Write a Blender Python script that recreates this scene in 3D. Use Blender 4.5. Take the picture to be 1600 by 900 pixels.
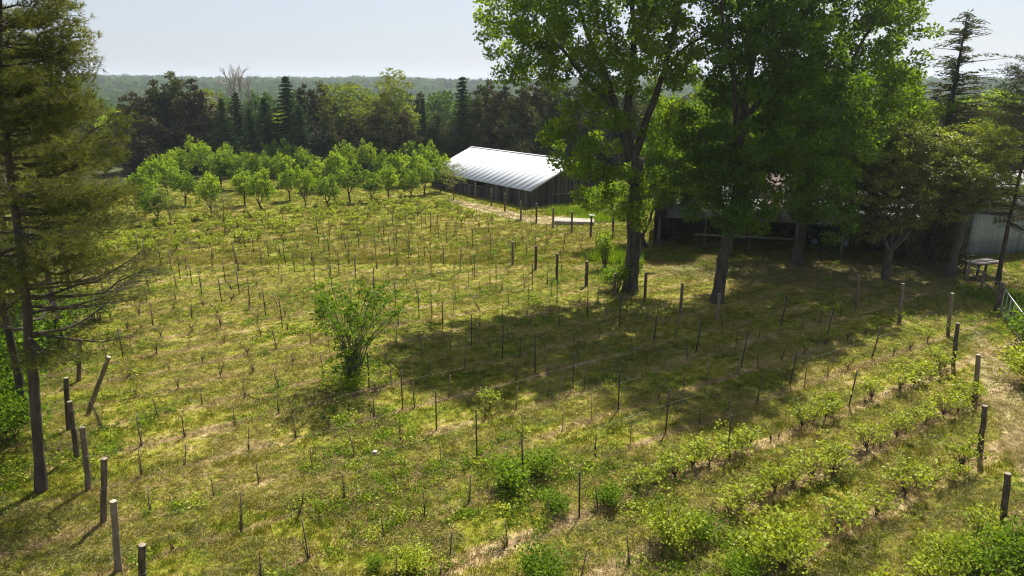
import bpy, math, random
import numpy as np
R = math.radians
scene = bpy.context.scene
COL = scene.collection
for o in list(bpy.data.objects): bpy.data.objects.remove(o)

# ------------------------------------------------------------ camera
F = 1066.0; H = 12.0; PITCH = math.atan(318 / F)
cam = bpy.data.cameras.new('camera'); co = bpy.data.objects.new('camera', cam); COL.objects.link(co)
cam.sensor_width = 36; cam.lens = 36 * F / 1600; cam.clip_end = 9000; cam.clip_start = 0.1
co.location = (0, 0, H); co.rotation_euler = (R(90) - PITCH, 0, 0); scene.camera = co

# ------------------------------------------------------------ world, sun, exposure
SUN_EL = R(58); SUN_AZ = math.atan2(0.42, 0.9)       # azimuth from +y towards +x
w = bpy.data.worlds.new('World'); scene.world = w; w.use_nodes = True
nt = w.node_tree; bg = nt.nodes['Background']
sky = nt.nodes.new('ShaderNodeTexSky'); sky.sky_type = 'NISHITA'; sky.sun_disc = False
sky.sun_elevation = SUN_EL; sky.sun_rotation = SUN_AZ
sky.air_density = 1.0; sky.dust_density = 2.0; sky.ozone_density = 1.0; sky.altitude = 100
hs = nt.nodes.new('ShaderNodeHueSaturation'); hs.inputs['Saturation'].default_value = 0.95
hz_ = nt.nodes.new('ShaderNodeMix'); hz_.data_type = 'RGBA'; hz_.inputs[0].default_value = .6; hz_.inputs[7].default_value = (4.9, 5.35, 6.25, 1)   # thin high haze over the whole sky
nt.links.new(sky.outputs[0], hs.inputs['Color']); nt.links.new(hs.outputs[0], hz_.inputs[6]); nt.links.new(hz_.outputs[2], bg.inputs[0])
bg.inputs[1].default_value = 0.061
sd = bpy.data.lights.new('sun', 'SUN'); so = bpy.data.objects.new('sun', sd); COL.objects.link(so)
sd.energy = 5.0; sd.angle = R(0.6); sd.color = (1.0, 0.95, 0.86)
so.rotation_euler = (R(90) - SUN_EL, 0, -SUN_AZ + math.pi)
so.rotation_euler = (math.pi / 2 - SUN_EL, 0, math.pi - SUN_AZ)
so.location = (20, 60, 60)
scene.view_settings.view_transform = 'Standard'; scene.view_settings.look = 'None'
scene.view_settings.exposure = 1.12; scene.view_settings.gamma = 1.0
scene.render.engine = 'CYCLES'; scene.render.filter_size = 1.15; scene.cycles.filter_width = 1.15
try:
    scene.cycles.transparent_max_bounces = 8; scene.cycles.max_bounces = 6; scene.cycles.volume_bounces = 0
except Exception: pass

# ------------------------------------------------------------ geometry of the place
def at(px, py):
    """ground point seen in the photograph's pixel (1600 wide)"""
    u = (px - 800) / F; v = -(py - 450) / F
    a = math.cos(PITCH) + v * math.sin(PITCH); b = -math.sin(PITCH) + v * math.cos(PITCH)
    t = -H / b
    return np.array([u * t, a * t])
def height_at(px, pyb, pyt):
    y = at(px, pyb)[1]; v = -(pyt - 450) / F
    a = math.cos(PITCH) + v * math.sin(PITCH); b = -math.sin(PITCH) + v * math.cos(PITCH)
    return H + b / a * y
def up_at(px, py, Y):
    """point at distance Y on the ray of a pixel"""
    u = (px - 800) / F; v = -(py - 450) / F
    a = math.cos(PITCH) + v * math.sin(PITCH); b = -math.sin(PITCH) + v * math.cos(PITCH)
    t = Y / a
    return np.array([u * t, Y, H + b * t])
ROW = np.array([0.85, 0.527]); NRM = np.array([0.527, -0.85])
def row_pt(k, s):
    n = -13.45 - 2.25 * k
    return ROW * s + NRM * n

def sstep(a, b, x):
    t = np.clip((x - a) / (b - a), 0, 1); return t * t * (3 - 2 * t)
def vnoise(x, y, seed=0):
    x = np.asarray(x, float); y = np.asarray(y, float)
    xi = np.floor(x); yi = np.floor(y); xf = x - xi; yf = y - yi
    def h(a, b):
        v = np.sin(a * 127.1 + b * 311.7 + seed * 74.7) * 43758.5453
        return v - np.floor(v)
    u = xf * xf * (3 - 2 * xf); q = yf * yf * (3 - 2 * yf)
    return (h(xi, yi) * (1 - u) + h(xi + 1, yi) * u) * (1 - q) + (h(xi, yi + 1) * (1 - u) + h(xi + 1, yi + 1) * u) * q
def terrain(x, y):
    x = np.asarray(x, float); y = np.asarray(y, float)
    d = np.hypot(x, y - 20)
    near = 1 - sstep(95, 125, d)
    z = (vnoise(x * .9, y * .9) - .5) * .07 + (vnoise(x * 2.7, y * 2.7, 3) - .5) * .05
    z = z * near
    z = z - 13 * sstep(115, 240, d)
    z = z + 14 * sstep(260, 1500, d) + sstep(600, 1900, d) * (vnoise(x / 300 + 3, y / 500, 7) - .45) * 24
    z = z + sstep(200, 700, d) * (vnoise(x / 130, y / 170, 9) - .5) * 9
    return z

# ------------------------------------------------------------ object helpers
def tag(o, label=None, cat=None, group=None, kind=None):
    if label: o['label'] = label
    if cat: o['category'] = cat
    if group: o['group'] = group
    if kind: o['kind'] = kind
    return o
def empty(name, loc=(0, 0, 0), rz=0, label=None, cat=None, group=None):
    o = bpy.data.objects.new(name, None); COL.objects.link(o); o.empty_display_size = .3
    o.location = loc; o.rotation_euler = (0, 0, rz)
    return tag(o, label, cat, group)
def link(name, me, parent=None, loc=None, rot=None):
    o = bpy.data.objects.new(name, me); COL.objects.link(o)
    if parent: o.parent = parent
    if loc is not None: o.location = loc
    if rot is not None: o.rotation_euler = rot
    return o

class MB:
    """collects vertices and faces in numpy blocks"""
    def __init__(s): s.v = []; s.f4 = []; s.f3 = []; s.t = []; s.m4 = []; s.m3 = []; s.n = 0
    def add(s, v, f4=None, f3=None, tint=0.5, m=0):
        v = np.asarray(v, float).reshape(-1, 3)
        if f4 is not None and len(f4): f4 = np.asarray(f4); s.f4.append(f4 + s.n); s.m4.append(np.full(len(f4), m))
        if f3 is not None and len(f3): f3 = np.asarray(f3); s.f3.append(f3 + s.n); s.m3.append(np.full(len(f3), m))
        s.v.append(v); t = np.asarray(tint, float)
        s.t.append(np.full(len(v), float(t)) if t.ndim == 0 else t)
        s.n += len(v); return s
    def box(s, c, size, rz=0, m=0, tint=.5, ax=None):
        hx, hy, hz = [q / 2 for q in size]
        p = np.array([[a, b, c_] for c_ in (-hz, hz) for b in (-hy, hy) for a in (-hx, hx)])
        if ax is not None: p = p @ np.array(ax, float)
        if rz:
            cr, sr = math.cos(rz), math.sin(rz); p = np.c_[p[:, 0] * cr - p[:, 1] * sr, p[:, 0] * sr + p[:, 1] * cr, p[:, 2]]
        return s.add(p + np.array(c), [[0, 2, 3, 1], [4, 5, 7, 6], [0, 1, 5, 4], [2, 6, 7, 3], [0, 4, 6, 2], [1, 3, 7, 5]], m=m, tint=tint)
    def tube(s, path, rad, n=6, m=0, tint=.5, cap=True, rough=0, rng=None):
        P = np.asarray(path, float); rad = np.broadcast_to(np.asarray(rad, float), (len(P),))
        T = np.gradient(P, axis=0); T /= np.linalg.norm(T, axis=1)[:, None] + 1e-9
        ref = np.array([0, 0, 1.]) if abs(T[:, 2]).mean() < .8 else np.array([0, 1., 0])
        A = np.cross(T, ref); A /= np.linalg.norm(A, axis=1)[:, None] + 1e-9; B = np.cross(T, A)
        an = np.arange(n) * 2 * math.pi / n
        rr = rad[:, None] * np.ones((1, n))
        if rough: rr = rr * (1 + (rng.random((len(P), n)) - .5) * rough)
        V = P[:, None] + rr[:, :, None] * (np.cos(an)[None, :, None] * A[:, None] + np.sin(an)[None, :, None] * B[:, None])
        k = len(P); i = np.arange(k - 1)[:, None] * n; j = np.arange(n)[None]; jn = (j + 1) % n
        f = np.stack([i + j, i + jn, i + n + jn, i + n + j], -1).reshape(-1, 4)
        V = V.reshape(-1, 3); f3 = None
        if cap:
            V = np.vstack([V, P[-1:]]); top = (k - 1) * n
            f3 = [[top + a, top + (a + 1) % n, k * n] for a in range(n)]
        return s.add(V, f, f3, m=m, tint=tint)
    def segs(s, p0, p1, r0, r1, n=3, m=0, tint=.5):
        p0 = np.asarray(p0, float); p1 = np.asarray(p1, float); N = len(p0)
        if N == 0: return s
        r0 = np.broadcast_to(r0, (N,)); r1 = np.broadcast_to(r1, (N,))
        d = p1 - p0; d /= np.linalg.norm(d, axis=1)[:, None] + 1e-9
        a = np.cross(d, np.array([.31, .17, .94])); a /= np.linalg.norm(a, axis=1)[:, None] + 1e-9; b = np.cross(d, a)
        an = np.arange(n) * 2 * math.pi / n
        c = np.cos(an)[None, :, None] * a[:, None] + np.sin(an)[None, :, None] * b[:, None]
        V = np.concatenate([p0[:, None] + c * r0[:, None, None], p1[:, None] + c * r1[:, None, None]], 1).reshape(-1, 3)
        base = (np.arange(N) * 2 * n)[:, None]; j = np.arange(n)[None]; jn = (j + 1) % n
        f = np.stack([base + j, base + jn, base + n + jn, base + n + j], -1).reshape(-1, 4)
        return s.add(V, f, m=m, tint=tint)
    def leaves(s, c, size, rng, width=.62, flat=.0, m=0, tint=None, dirs=None, spread=1.0):
        """folded diamond leaves at the centres c"""
        c = np.asarray(c, float); N = len(c)
        if N == 0: return s
        size = np.broadcast_to(np.asarray(size, float), (N,))
        d = rng.normal(size=(N, 3))
        if dirs is not None: d = d * spread * .6 + dirs
        d[:, 2] *= (1 - flat); d /= np.linalg.norm(d, axis=1)[:, None] + 1e-9
        q = rng.normal(size=(N, 3)); q[:, 2] *= (1 - flat * .7); a = np.cross(d, q)
        if flat: a[:, 2] *= (1 - flat * .6)
        a -= d * (a * d).sum(1)[:, None]; a /= np.linalg.norm(a, axis=1)[:, None] + 1e-9; nn = np.cross(d, a)
        L = size[:, None]; W = L * width * .5
        v = np.stack([c - d * L * .5, c + a * W + nn * L * .07, c + d * L * .5, c - a * W + nn * L * .07], 1).reshape(-1, 3)
        f = np.arange(N * 4).reshape(-1, 4)
        if tint is None: tint = rng.random(N)
        return s.add(v, f, tint=np.repeat(np.broadcast_to(tint, (N,)), 4), m=m)
    def needles(s, c, L, rng, dirs=None, n=6, wid=.012, spread=.8, m=0, tint=None):
        c = np.repeat(np.asarray(c, float), n, 0); N = len(c)
        if N == 0: return s
        d = rng.normal(size=(N, 3)) * spread
        if dirs is not None: d = d + np.repeat(dirs, n, 0)
        d /= np.linalg.norm(d, axis=1)[:, None] + 1e-9
        a = np.cross(d, rng.normal(size=(N, 3))); a /= np.linalg.norm(a, axis=1)[:, None] + 1e-9
        LL = (L * (.7 + .6 * rng.random(N)))[:, None]
        v = np.stack([c - a * wid, c + a * wid, c + d * LL], 1).reshape(-1, 3)
        if tint is None: tint = rng.random(N // n)
        return s.add(v, f3=np.arange(N * 3).reshape(-1, 3), tint=np.repeat(np.repeat(tint, n), 3), m=m)
    def mesh(s, name, mats, smooth=False):
        me = bpy.data.meshes.new(name)
        V = np.vstack(s.v); f4 = np.vstack(s.f4) if s.f4 else np.zeros((0, 4), int); f3 = np.vstack(s.f3) if s.f3 else np.zeros((0, 3), int)
        me.vertices.add(len(V)); me.vertices.foreach_set('co', V.astype(np.float32).ravel())
        nl = f4.size + f3.size; me.loops.add(nl)
        me.loops.foreach_set('vertex_index', np.concatenate([f4.ravel(), f3.ravel()]).astype(np.int32))
        npo = len(f4) + len(f3); me.polygons.add(npo)
        st = np.concatenate([np.arange(len(f4)) * 4, len(f4) * 4 + np.arange(len(f3)) * 3])
        me.polygons.foreach_set('loop_start', st.astype(np.int32))
        mi = np.concatenate((s.m4 if s.m4 else []) + (s.m3 if s.m3 else []))
        if not isinstance(mats, (list, tuple)): mats = [mats]
        for q in mats: me.materials.append(q)
        me.polygons.foreach_set('material_index', mi.astype(np.int32))
        if smooth: me.polygons.foreach_set('use_smooth', np.ones(npo, bool))
        at_ = me.attributes.new('tint', 'FLOAT', 'POINT'); at_.data.foreach_set('value', np.concatenate(s.t).astype(np.float32))
        me.update(calc_edges=True); return me
    def obj(s, name, mats, parent=None, loc=None, smooth=False, rot=None):
        return link(name, s.mesh(name, mats, smooth), parent, loc, rot)

# ------------------------------------------------------------ materials
def mat(name):
    m = bpy.data.materials.new(name); m.use_nodes = True; nt = m.node_tree
    b = nt.nodes['Principled BSDF']; return m, nt, b
def N(nt, t, **kw):
    n = nt.nodes.new(t)
    for k, v in kw.items():
        if k.startswith('i_'): n.inputs[int(k[2:])].default_value = v
        else: setattr(n, k, v)
    return n
def ramp(nt, fac, stops):
    r = nt.nodes.new('ShaderNodeValToRGB'); e = r.color_ramp.elements
    while len(e) < len(stops): e.new(.5)
    for i, (p, c) in enumerate(stops): e[i].position = p; e[i].color = (*c, 1)
    nt.links.new(fac, r.inputs[0]); return r.outputs[0]
def mathn(nt, op, a, b=None, c=None, clamp=False):
    n = nt.nodes.new('ShaderNodeMath'); n.operation = op; n.use_clamp = clamp
    for i, v in enumerate((a, b, c)):
        if v is None: continue
        if hasattr(v, 'is_linked') or hasattr(v, 'links'): nt.links.new(v, n.inputs[i])
        else: n.inputs[i].default_value = v
    return n.outputs[0]
def mixc(nt, fac, a, b, blend='MIX'):
    n = nt.nodes.new('ShaderNodeMix'); n.data_type = 'RGBA'; n.blend_type = blend
    for idx, v in ((0, fac), (6, a), (7, b)):
        if hasattr(v, 'links'): nt.links.new(v, n.inputs[idx])
        elif idx == 0: n.inputs[0].default_value = v
        else: n.inputs[idx].default_value = (*v, 1)
    return n.outputs[2]
def noise(nt, vec, scale, detail=3, rough=.55, out=0):
    n = nt.nodes.new('ShaderNodeTexNoise'); n.inputs['Scale'].default_value = scale
    n.inputs['Detail'].default_value = detail; n.inputs['Roughness'].default_value = rough
    if vec is not None: nt.links.new(vec, n.inputs['Vector'])
    return n.outputs[out]

def leaf_mat(name, dark, mid, light, trans=.4, transcol=None, rough=.6, spec=.12, nscale=.35):
    m, nt, b = mat(name)
    a = N(nt, 'ShaderNodeAttribute', attribute_name='tint')
    g = N(nt, 'ShaderNodeNewGeometry')
    n1 = noise(nt, g.outputs['Position'], nscale, 2)
    f = mathn(nt, 'ADD', mathn(nt, 'MULTIPLY', a.outputs['Fac'], .6), mathn(nt, 'MULTIPLY', n1, .8))
    oi = N(nt, 'ShaderNodeObjectInfo'); f = mathn(nt, 'ADD', mathn(nt, 'SUBTRACT', f, .33), mathn(nt, 'MULTIPLY', oi.outputs['Random'], .26))
    c = ramp(nt, f, [(.1, dark), (.5, mid), (.9, light)])
    nt.links.new(c, b.inputs['Base Color']); b.inputs['Roughness'].default_value = rough
    b.inputs['Specular IOR Level'].default_value = spec
    t = N(nt, 'ShaderNodeBsdfTranslucent')
    tc = mixc(nt, 1.0, c, transcol or (1.5, 1.35, .55), 'MULTIPLY'); nt.links.new(tc, t.inputs[0])
    mx = N(nt, 'ShaderNodeMixShader'); mx.inputs[0].default_value = trans
    out = nt.nodes['Material Output']
    nt.links.new(b.outputs[0], mx.inputs[1]); nt.links.new(t.outputs[0], mx.inputs[2]); nt.links.new(mx.outputs[0], out.inputs[0])
    return m
def plain(name, c1, c2, scale=6, rough=.85, stretch=None, bump=.0, metal=0, spec=.3, space='Object', detail=5, c3=None):
    m, nt, b = mat(name)
    tc = N(nt, 'ShaderNodeTexCoord'); mp = N(nt, 'ShaderNodeMapping'); nt.links.new(tc.outputs[space], mp.inputs[0])
    if stretch: mp.inputs['Scale'].default_value = stretch
    oi = N(nt, 'ShaderNodeObjectInfo')
    n1 = noise(nt, mp.outputs[0], scale, detail, .6)
    f = mathn(nt, 'ADD', n1, mathn(nt, 'MULTIPLY', mathn(nt, 'SUBTRACT', oi.outputs['Random'], .5), .35))
    stops = [(.3, c1), (.7, c2)] if c3 is None else [(.3, c1), (.52, c2), (.72, c3)]
    c = ramp(nt, f, stops); nt.links.new(c, b.inputs['Base Color'])
    b.inputs['Roughness'].default_value = rough; b.inputs['Metallic'].default_value = metal; b.inputs['Specular IOR Level'].default_value = spec
    if bump:
        bp = N(nt, 'ShaderNodeBump'); bp.inputs['Strength'].default_value = bump; bp.inputs['Distance'].default_value = .03
        nt.links.new(n1, bp.inputs['Height']); nt.links.new(bp.outputs[0], b.inputs['Normal'])
    return m

def make_field_group():
    """colour of the mown field from the position alone: grass, dead straw, bare soil, dirt track, forest floor"""
    g = bpy.data.node_groups.new('field_colour', 'ShaderNodeTree')
    g.interface.new_socket('Color', in_out='OUTPUT', socket_type='NodeSocketColor')
    g.interface.new_socket('Straw', in_out='OUTPUT', socket_type='NodeSocketFloat')
    out = g.nodes.new('NodeGroupOutput'); geo = g.nodes.new('ShaderNodeNewGeometry'); P = geo.outputs['Position']
    sep = g.nodes.new('ShaderNodeSeparateXYZ'); g.links.new(P, sep.inputs[0]); X, Y = sep.outputs[0], sep.outputs[1]
    def dot(a, b): return mathn(g, 'ADD', mathn(g, 'MULTIPLY', X, a), mathn(g, 'MULTIPLY', Y, b))
    u = dot(float(ROW[0]), float(ROW[1])); v = dot(float(NRM[0]), float(NRM[1]))
    cmb = g.nodes.new('ShaderNodeCombineXYZ'); g.links.new(mathn(g, 'MULTIPLY', u, .22), cmb.inputs[0]); g.links.new(v, cmb.inputs[1])
    UV = cmb.outputs[0]
    nbig = noise(g, P, .11, 3); nmed = noise(g, UV, .9, 4, .6); nfine = noise(g, P, 2.6, 4, .7); nfin2 = noise(g, P, 9.0, 3, .7)
    nstk = noise(g, UV, 3.2, 3, .65)
    # distance from the middle of the planting rows
    fr = mathn(g, 'FRACT', mathn(g, 'DIVIDE', mathn(g, 'ADD', v, 13.45 + 2.25 * 200.5), 2.25))
    dr = mathn(g, 'ABSOLUTE', mathn(g, 'SUBTRACT', fr, .5))           # 0 on the row line
    strip = mathn(g, 'SUBTRACT', 1, mathn(g, 'MULTIPLY', dr, 5.0), clamp=True)
    near = mathn(g, 'SUBTRACT', 1, mathn(g, 'MULTIPLY', mathn(g, 'SUBTRACT', Y, 60), .05), clamp=True)
    s = mathn(g, 'MULTIPLY', nmed, 1.25); s = mathn(g, 'ADD', s, mathn(g, 'MULTIPLY', nbig, .55))
    s = mathn(g, 'ADD', s, mathn(g, 'MULTIPLY', nfine, 1.25)); s = mathn(g, 'ADD', s, mathn(g, 'MULTIPLY', nstk, .6))
    s = mathn(g, 'ADD', s, mathn(g, 'MULTIPLY', mathn(g, 'MULTIPLY', strip, near), mathn(g, 'ADD', .22, mathn(g, 'MULTIPLY', mathn(g, 'MULTIPLY', mathn(g, 'ADD', v, 15.5), 1.0, clamp=True), .5))))
    s = mathn(g, 'SUBTRACT', s, 1.50)
    col = ramp(g, s, [(.0, (.042, .062, .005)), (.18, (.106, .122, .009)), (.37, (.170, .168, .018)), (.54, (.225, .190, .048)), (.76, (.33, .255, .125))])
    # bare patches of brown soil and litter right on the rows
    soil = mathn(g, 'MULTIPLY', mathn(g, 'SUBTRACT', mathn(g, 'MULTIPLY', strip, noise(g, UV, .55, 3)), .27), 3.4, clamp=True)
    soil = mathn(g, 'MULTIPLY', soil, near)
    col = mixc(g, mathn(g, 'MULTIPLY', soil, .75), col, (.20, .135, .080))
    # dirt track beside the right-hand end posts, and bare earth by the barn
    def blob(cx, cy, rx, ry, rot=0):
        c_, s_ = math.cos(rot), math.sin(rot)
        a = mathn(g, 'DIVIDE', mathn(g, 'ADD', mathn(g, 'MULTIPLY', mathn(g, 'SUBTRACT', X, cx), c_), mathn(g, 'MULTIPLY', mathn(g, 'SUBTRACT', Y, cy), s_)), rx)
        b = mathn(g, 'DIVIDE', mathn(g, 'SUBTRACT', mathn(g, 'MULTIPLY', mathn(g, 'SUBTRACT', Y, cy), c_), mathn(g, 'MULTIPLY', mathn(g, 'SUBTRACT', X, cx), s_)), ry)
        r2 = mathn(g, 'ADD', mathn(g, 'MULTIPLY', a, a), mathn(g, 'MULTIPLY', b, b))
        return mathn(g, 'MULTIPLY', mathn(g, 'SUBTRACT', mathn(g, 'ADD', 1.0, mathn(g, 'MULTIPLY', mathn(g, 'SUBTRACT', nfine, .5), 1.6)), r2), 2.0, clamp=True)
    t1 = mathn(g, 'MAXIMUM', blob(19.3, 23.0, 12, .55, R(66)), blob(17.6, 21.0, 12, .5, R(64)))
    col = mixc(g, mathn(g, 'MULTIPLY', t1, .55), col, (.36, .28, .17))
    t2 = mathn(g, 'MAXIMUM', blob(-1.5, 66.6, 10, 1.3, R(126)), blob(5.5, 62.0, 5.5, 2.0, R(-10)))
    col = mixc(g, mathn(g, 'MULTIPLY', t2, .8), col, (.40, .32, .22))
    # litter-strewn earth below the right-hand grove, darkened further to paint in its shade
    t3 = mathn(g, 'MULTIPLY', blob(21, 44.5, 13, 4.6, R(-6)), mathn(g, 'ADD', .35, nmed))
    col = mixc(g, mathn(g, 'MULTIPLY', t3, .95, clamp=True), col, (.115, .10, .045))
    # forest floor
    D = mathn(g, 'SQRT', mathn(g, 'ADD', mathn(g, 'MULTIPLY', X, X), mathn(g, 'MULTIPLY', mathn(g, 'SUBTRACT', Y, 20), mathn(g, 'SUBTRACT', Y, 20))))
    ff = mathn(g, 'MULTIPLY', mathn(g, 'SUBTRACT', D, 76), .15, clamp=True)
    col = mixc(g, ff, col, (.055, .060, .022))
    # fine speckle
    sp = mathn(g, 'ADD', mathn(g, 'MULTIPLY', nfin2, 1.7), .17)
    cs = g.nodes.new('ShaderNodeCombineColor')
    for i in range(3): g.links.new(sp, cs.inputs[i])
    col = mixc(g, 1.0, col, cs.outputs[0], 'MULTIPLY')
    g.links.new(col, out.inputs[0]); g.links.new(s, out.inputs[1])
    return g
FIELD = make_field_group()
def field_mat(name, tintc=None, amount=0, gain=1.0, trans=0, bump=True):
    m, nt, b = mat(name)
    gr = nt.nodes.new('ShaderNodeGroup'); gr.node_tree = FIELD
    c = gr.outputs[0]
    if tintc: c = mixc(nt, amount, c, tintc)
    if trans:
        oi = N(nt, 'ShaderNodeObjectInfo'); f = mathn(nt, 'ADD', mathn(nt, 'MULTIPLY', oi.outputs['Random'], .8), .6 * gain)
        cs = N(nt, 'ShaderNodeCombineColor')
        for i in range(3): nt.links.new(f, cs.inputs[i])
        c = mixc(nt, 1.0, c, cs.outputs[0], 'MULTIPLY')
    nt.links.new(c, b.inputs['Base Color']); b.inputs['Roughness'].default_value = .9; b.inputs['Specular IOR Level'].default_value = .12
    if bump:
        g = N(nt, 'ShaderNodeNewGeometry'); n1 = noise(nt, g.outputs['Position'], 7, 4, .7)
        bp = N(nt, 'ShaderNodeBump'); bp.inputs['Strength'].default_value = .7; bp.inputs['Distance'].default_value = .08
        nt.links.new(n1, bp.inputs['Height']); nt.links.new(bp.outputs[0], b.inputs['Normal'])
    if trans:
        t = N(nt, 'ShaderNodeBsdfTranslucent'); nt.links.new(mixc(nt, 1.0, c, (1.25, 1.2, .7), 'MULTIPLY'), t.inputs[0])
        mx = N(nt, 'ShaderNodeMixShader'); mx.inputs[0].default_value = trans
        nt.links.new(b.outputs[0], mx.inputs[1]); nt.links.new(t.outputs[0], mx.inputs[2]); nt.links.new(mx.outputs[0], nt.nodes['Material Output'].inputs[0])
    return m
M = {}
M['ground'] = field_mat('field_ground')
M['grass'] = field_mat('grass_blades', (.14, .155, .010), .22, 1.15, trans=.35, bump=False)
M['straw'] = field_mat('dead_grass', (.36, .28, .14), .5, 1.0, trans=.15, bump=False)
M['bark'] = plain('grey_bark', (.030, .025, .019), (.105, .09, .072), 5, .95, (1, 1, .25), .8)
M['bark_dark'] = plain('dark_bark', (.022, .018, .014), (.085, .07, .055), 5, .95, (1, 1, .3), .8)
M['bark_pine'] = plain('pine_bark', (.022, .017, .013), (.085, .066, .052), 6, .95, (1, 1, .35), .9)
M['deadwood'] = plain('dead_grey_wood', (.16, .14, .12), (.36, .33, .29), 5, .9)
M['cane'] = plain('brown_canes', (.045, .03, .02), (.15, .10, .07), 6, .9)
M['post'] = plain('weathered_post', (.035, .025, .016), (.12, .09, .06), 4, .9, (3, 3, .5), .6, c3=(.19, .15, .11))
M['post_top'] = plain('sawn_post_end', (.18, .15, .11), (.32, .28, .22), 9, .9)
M['tpost'] = plain('dark_painted_steel', (.012, .012, .012), (.045, .035, .028), 8, .55, spec=.5)
M['stake'] = plain('grey_green_stake', (.06, .06, .04), (.18, .17, .12), 3, .8)
M['stake_brown'] = plain('brown_stake', (.06, .045, .03), (.17, .13, .09), 3, .9)
M['wire'] = plain('galvanised_wire', (.16, .15, .13), (.30, .28, .25), 3, .6, metal=.2)
M['poplar'] = leaf_mat('poplar_leaf', (.045, .085, .005), (.095, .165, .010), (.18, .27, .018), .56, (1.7, 1.55, .5))
M['poplar2'] = leaf_mat('maple_leaf', (.040, .080, .008), (.082, .158, .013), (.15, .24, .02), .55, (1.65, 1.55, .5))
M['bright'] = leaf_mat('fresh_leaf', (.05, .11, .006), (.10, .18, .010), (.18, .26, .018), .48)
M['orchard'] = leaf_mat('orchard_leaf', (.05, .105, .008), (.15, .24, .014), (.30, .40, .035), .5, (1.5, 1.4, .5), nscale=.22)
M['spring'] = leaf_mat('yellow_green_leaf', (.10, .14, .014), (.17, .22, .022), (.24, .29, .04), .42, nscale=.2)
M['bronze'] = leaf_mat('bronze_leaf', (.06, .065, .014), (.15, .18, .026), (.38, .44, .075), .5, (1.2, 1.2, .6), .5, .3)
M['spruce'] = leaf_mat('spruce_needles', (.012, .032, .010), (.030, .068, .018), (.075, .125, .032), .18, spec=.05, nscale=.3)
M['cedar'] = leaf_mat('cedar_sprays', (.028, .036, .011), (.060, .072, .020), (.115, .128, .036), .2, spec=.05, nscale=.25)
M['cedar_brown'] = leaf_mat('brown_cedar_sprays', (.028, .027, .012), (.056, .052, .022), (.10, .094, .042), .15, spec=.05, nscale=.25)
M['pine'] = leaf_mat('pine_needles', (.042, .052, .012), (.098, .112, .022), (.20, .21, .042), .34, (1.3, 1.3, .5), nscale=.8)
M['vine'] = leaf_mat('currant_leaf', (.12, .16, .012), (.26, .32, .024), (.42, .47, .06), .42, (1.3, 1.2, .5), .5, .2, nscale=.9)
M['weed'] = leaf_mat('weed_leaf', (.05, .11, .006), (.115, .20, .012), (.20, .29, .022), .45, nscale=.9)
M['farwood'] = leaf_mat('far_woods_leaf', (.030, .070, .012), (.065, .13, .020), (.13, .20, .03), .25, spec=.04, nscale=.012)
M['plank'] = plain('weathered_plank', (.018, .016, .015), (.070, .062, .056), 3.5, .92, (3, 3, .6), .4)
M['plank_pale'] = plain('pale_weathered_plank', (.07, .06, .052), (.17, .15, .13), 3.5, .92, (3, 3, .6), .4)
M['timber'] = plain('dark_timber', (.03, .025, .02), (.09, .075, .06), 4, .9)  # dark brown timber tone, mottled by noise
M['roof'] = plain('white_metal_roof', (.52, .53, .55), (.60, .61, .63), .8, .75, metal=.0, spec=.12, detail=6)
M['roof_grey'] = plain('galvanised_sheet', (.08, .08, .08), (.22, .22, .21), 1.2, .7, metal=.1, spec=.3)
M['roof_rust'] = plain('rusty_sheet', (.045, .026, .02), (.095, .06, .048), 1.4, .9, metal=.0, c3=(.13, .11, .10))
M['siding'] = plain('pale_siding', (.19, .22, .21), (.30, .34, .33), 1.5, .6)
M['glass'] = plain('dark_window_glass', (.02, .025, .03), (.05, .055, .06), 3, .15, spec=.6)
M['steel'] = plain('grey_gate_steel', (.18, .19, .19), (.38, .39, .38), 5, .5, metal=.5)
M['concrete'] = plain('pale_concrete', (.22, .20, .16), (.36, .32, .27), 2.2, .9)
M['white'] = plain('white_paper', (.7, .7, .7), (.82, .82, .82), 5, .7)
M['rubber'] = plain('black_rubber', (.012, .012, .012), (.03, .03, .03), 5, .8)
M['soil'] = plain('leaf_litter', (.10, .075, .05), (.22, .17, .11), 6, .95)

# ------------------------------------------------------------ ground sheet and hills
def ground():
    a = np.linspace(-1, 1, 331); xs = np.sinh(a * 6.3) / math.sinh(6.3) * 3600
    b = np.linspace(0, 1, 361); ys = 8 + np.sinh(b * 5.6) / math.sinh(5.6) * 3700
    back = -np.linspace(1, 0, 14)[:-1] ** 1.6 * 600 + 6
    ys = np.concatenate([back, ys])
    X, Y = np.meshgrid(xs, ys); Z = terrain(X, Y)
    V = np.stack([X, Y, Z], -1).reshape(-1, 3); nx = len(xs); ny = len(ys)
    i = np.arange(ny - 1)[:, None] * nx; j = np.arange(nx - 1)[None]
    f = np.stack([i + j, i + j + 1, i + nx + j + 1, i + nx + j], -1).reshape(-1, 4)
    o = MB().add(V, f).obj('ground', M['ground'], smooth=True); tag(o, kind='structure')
ground()

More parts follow.
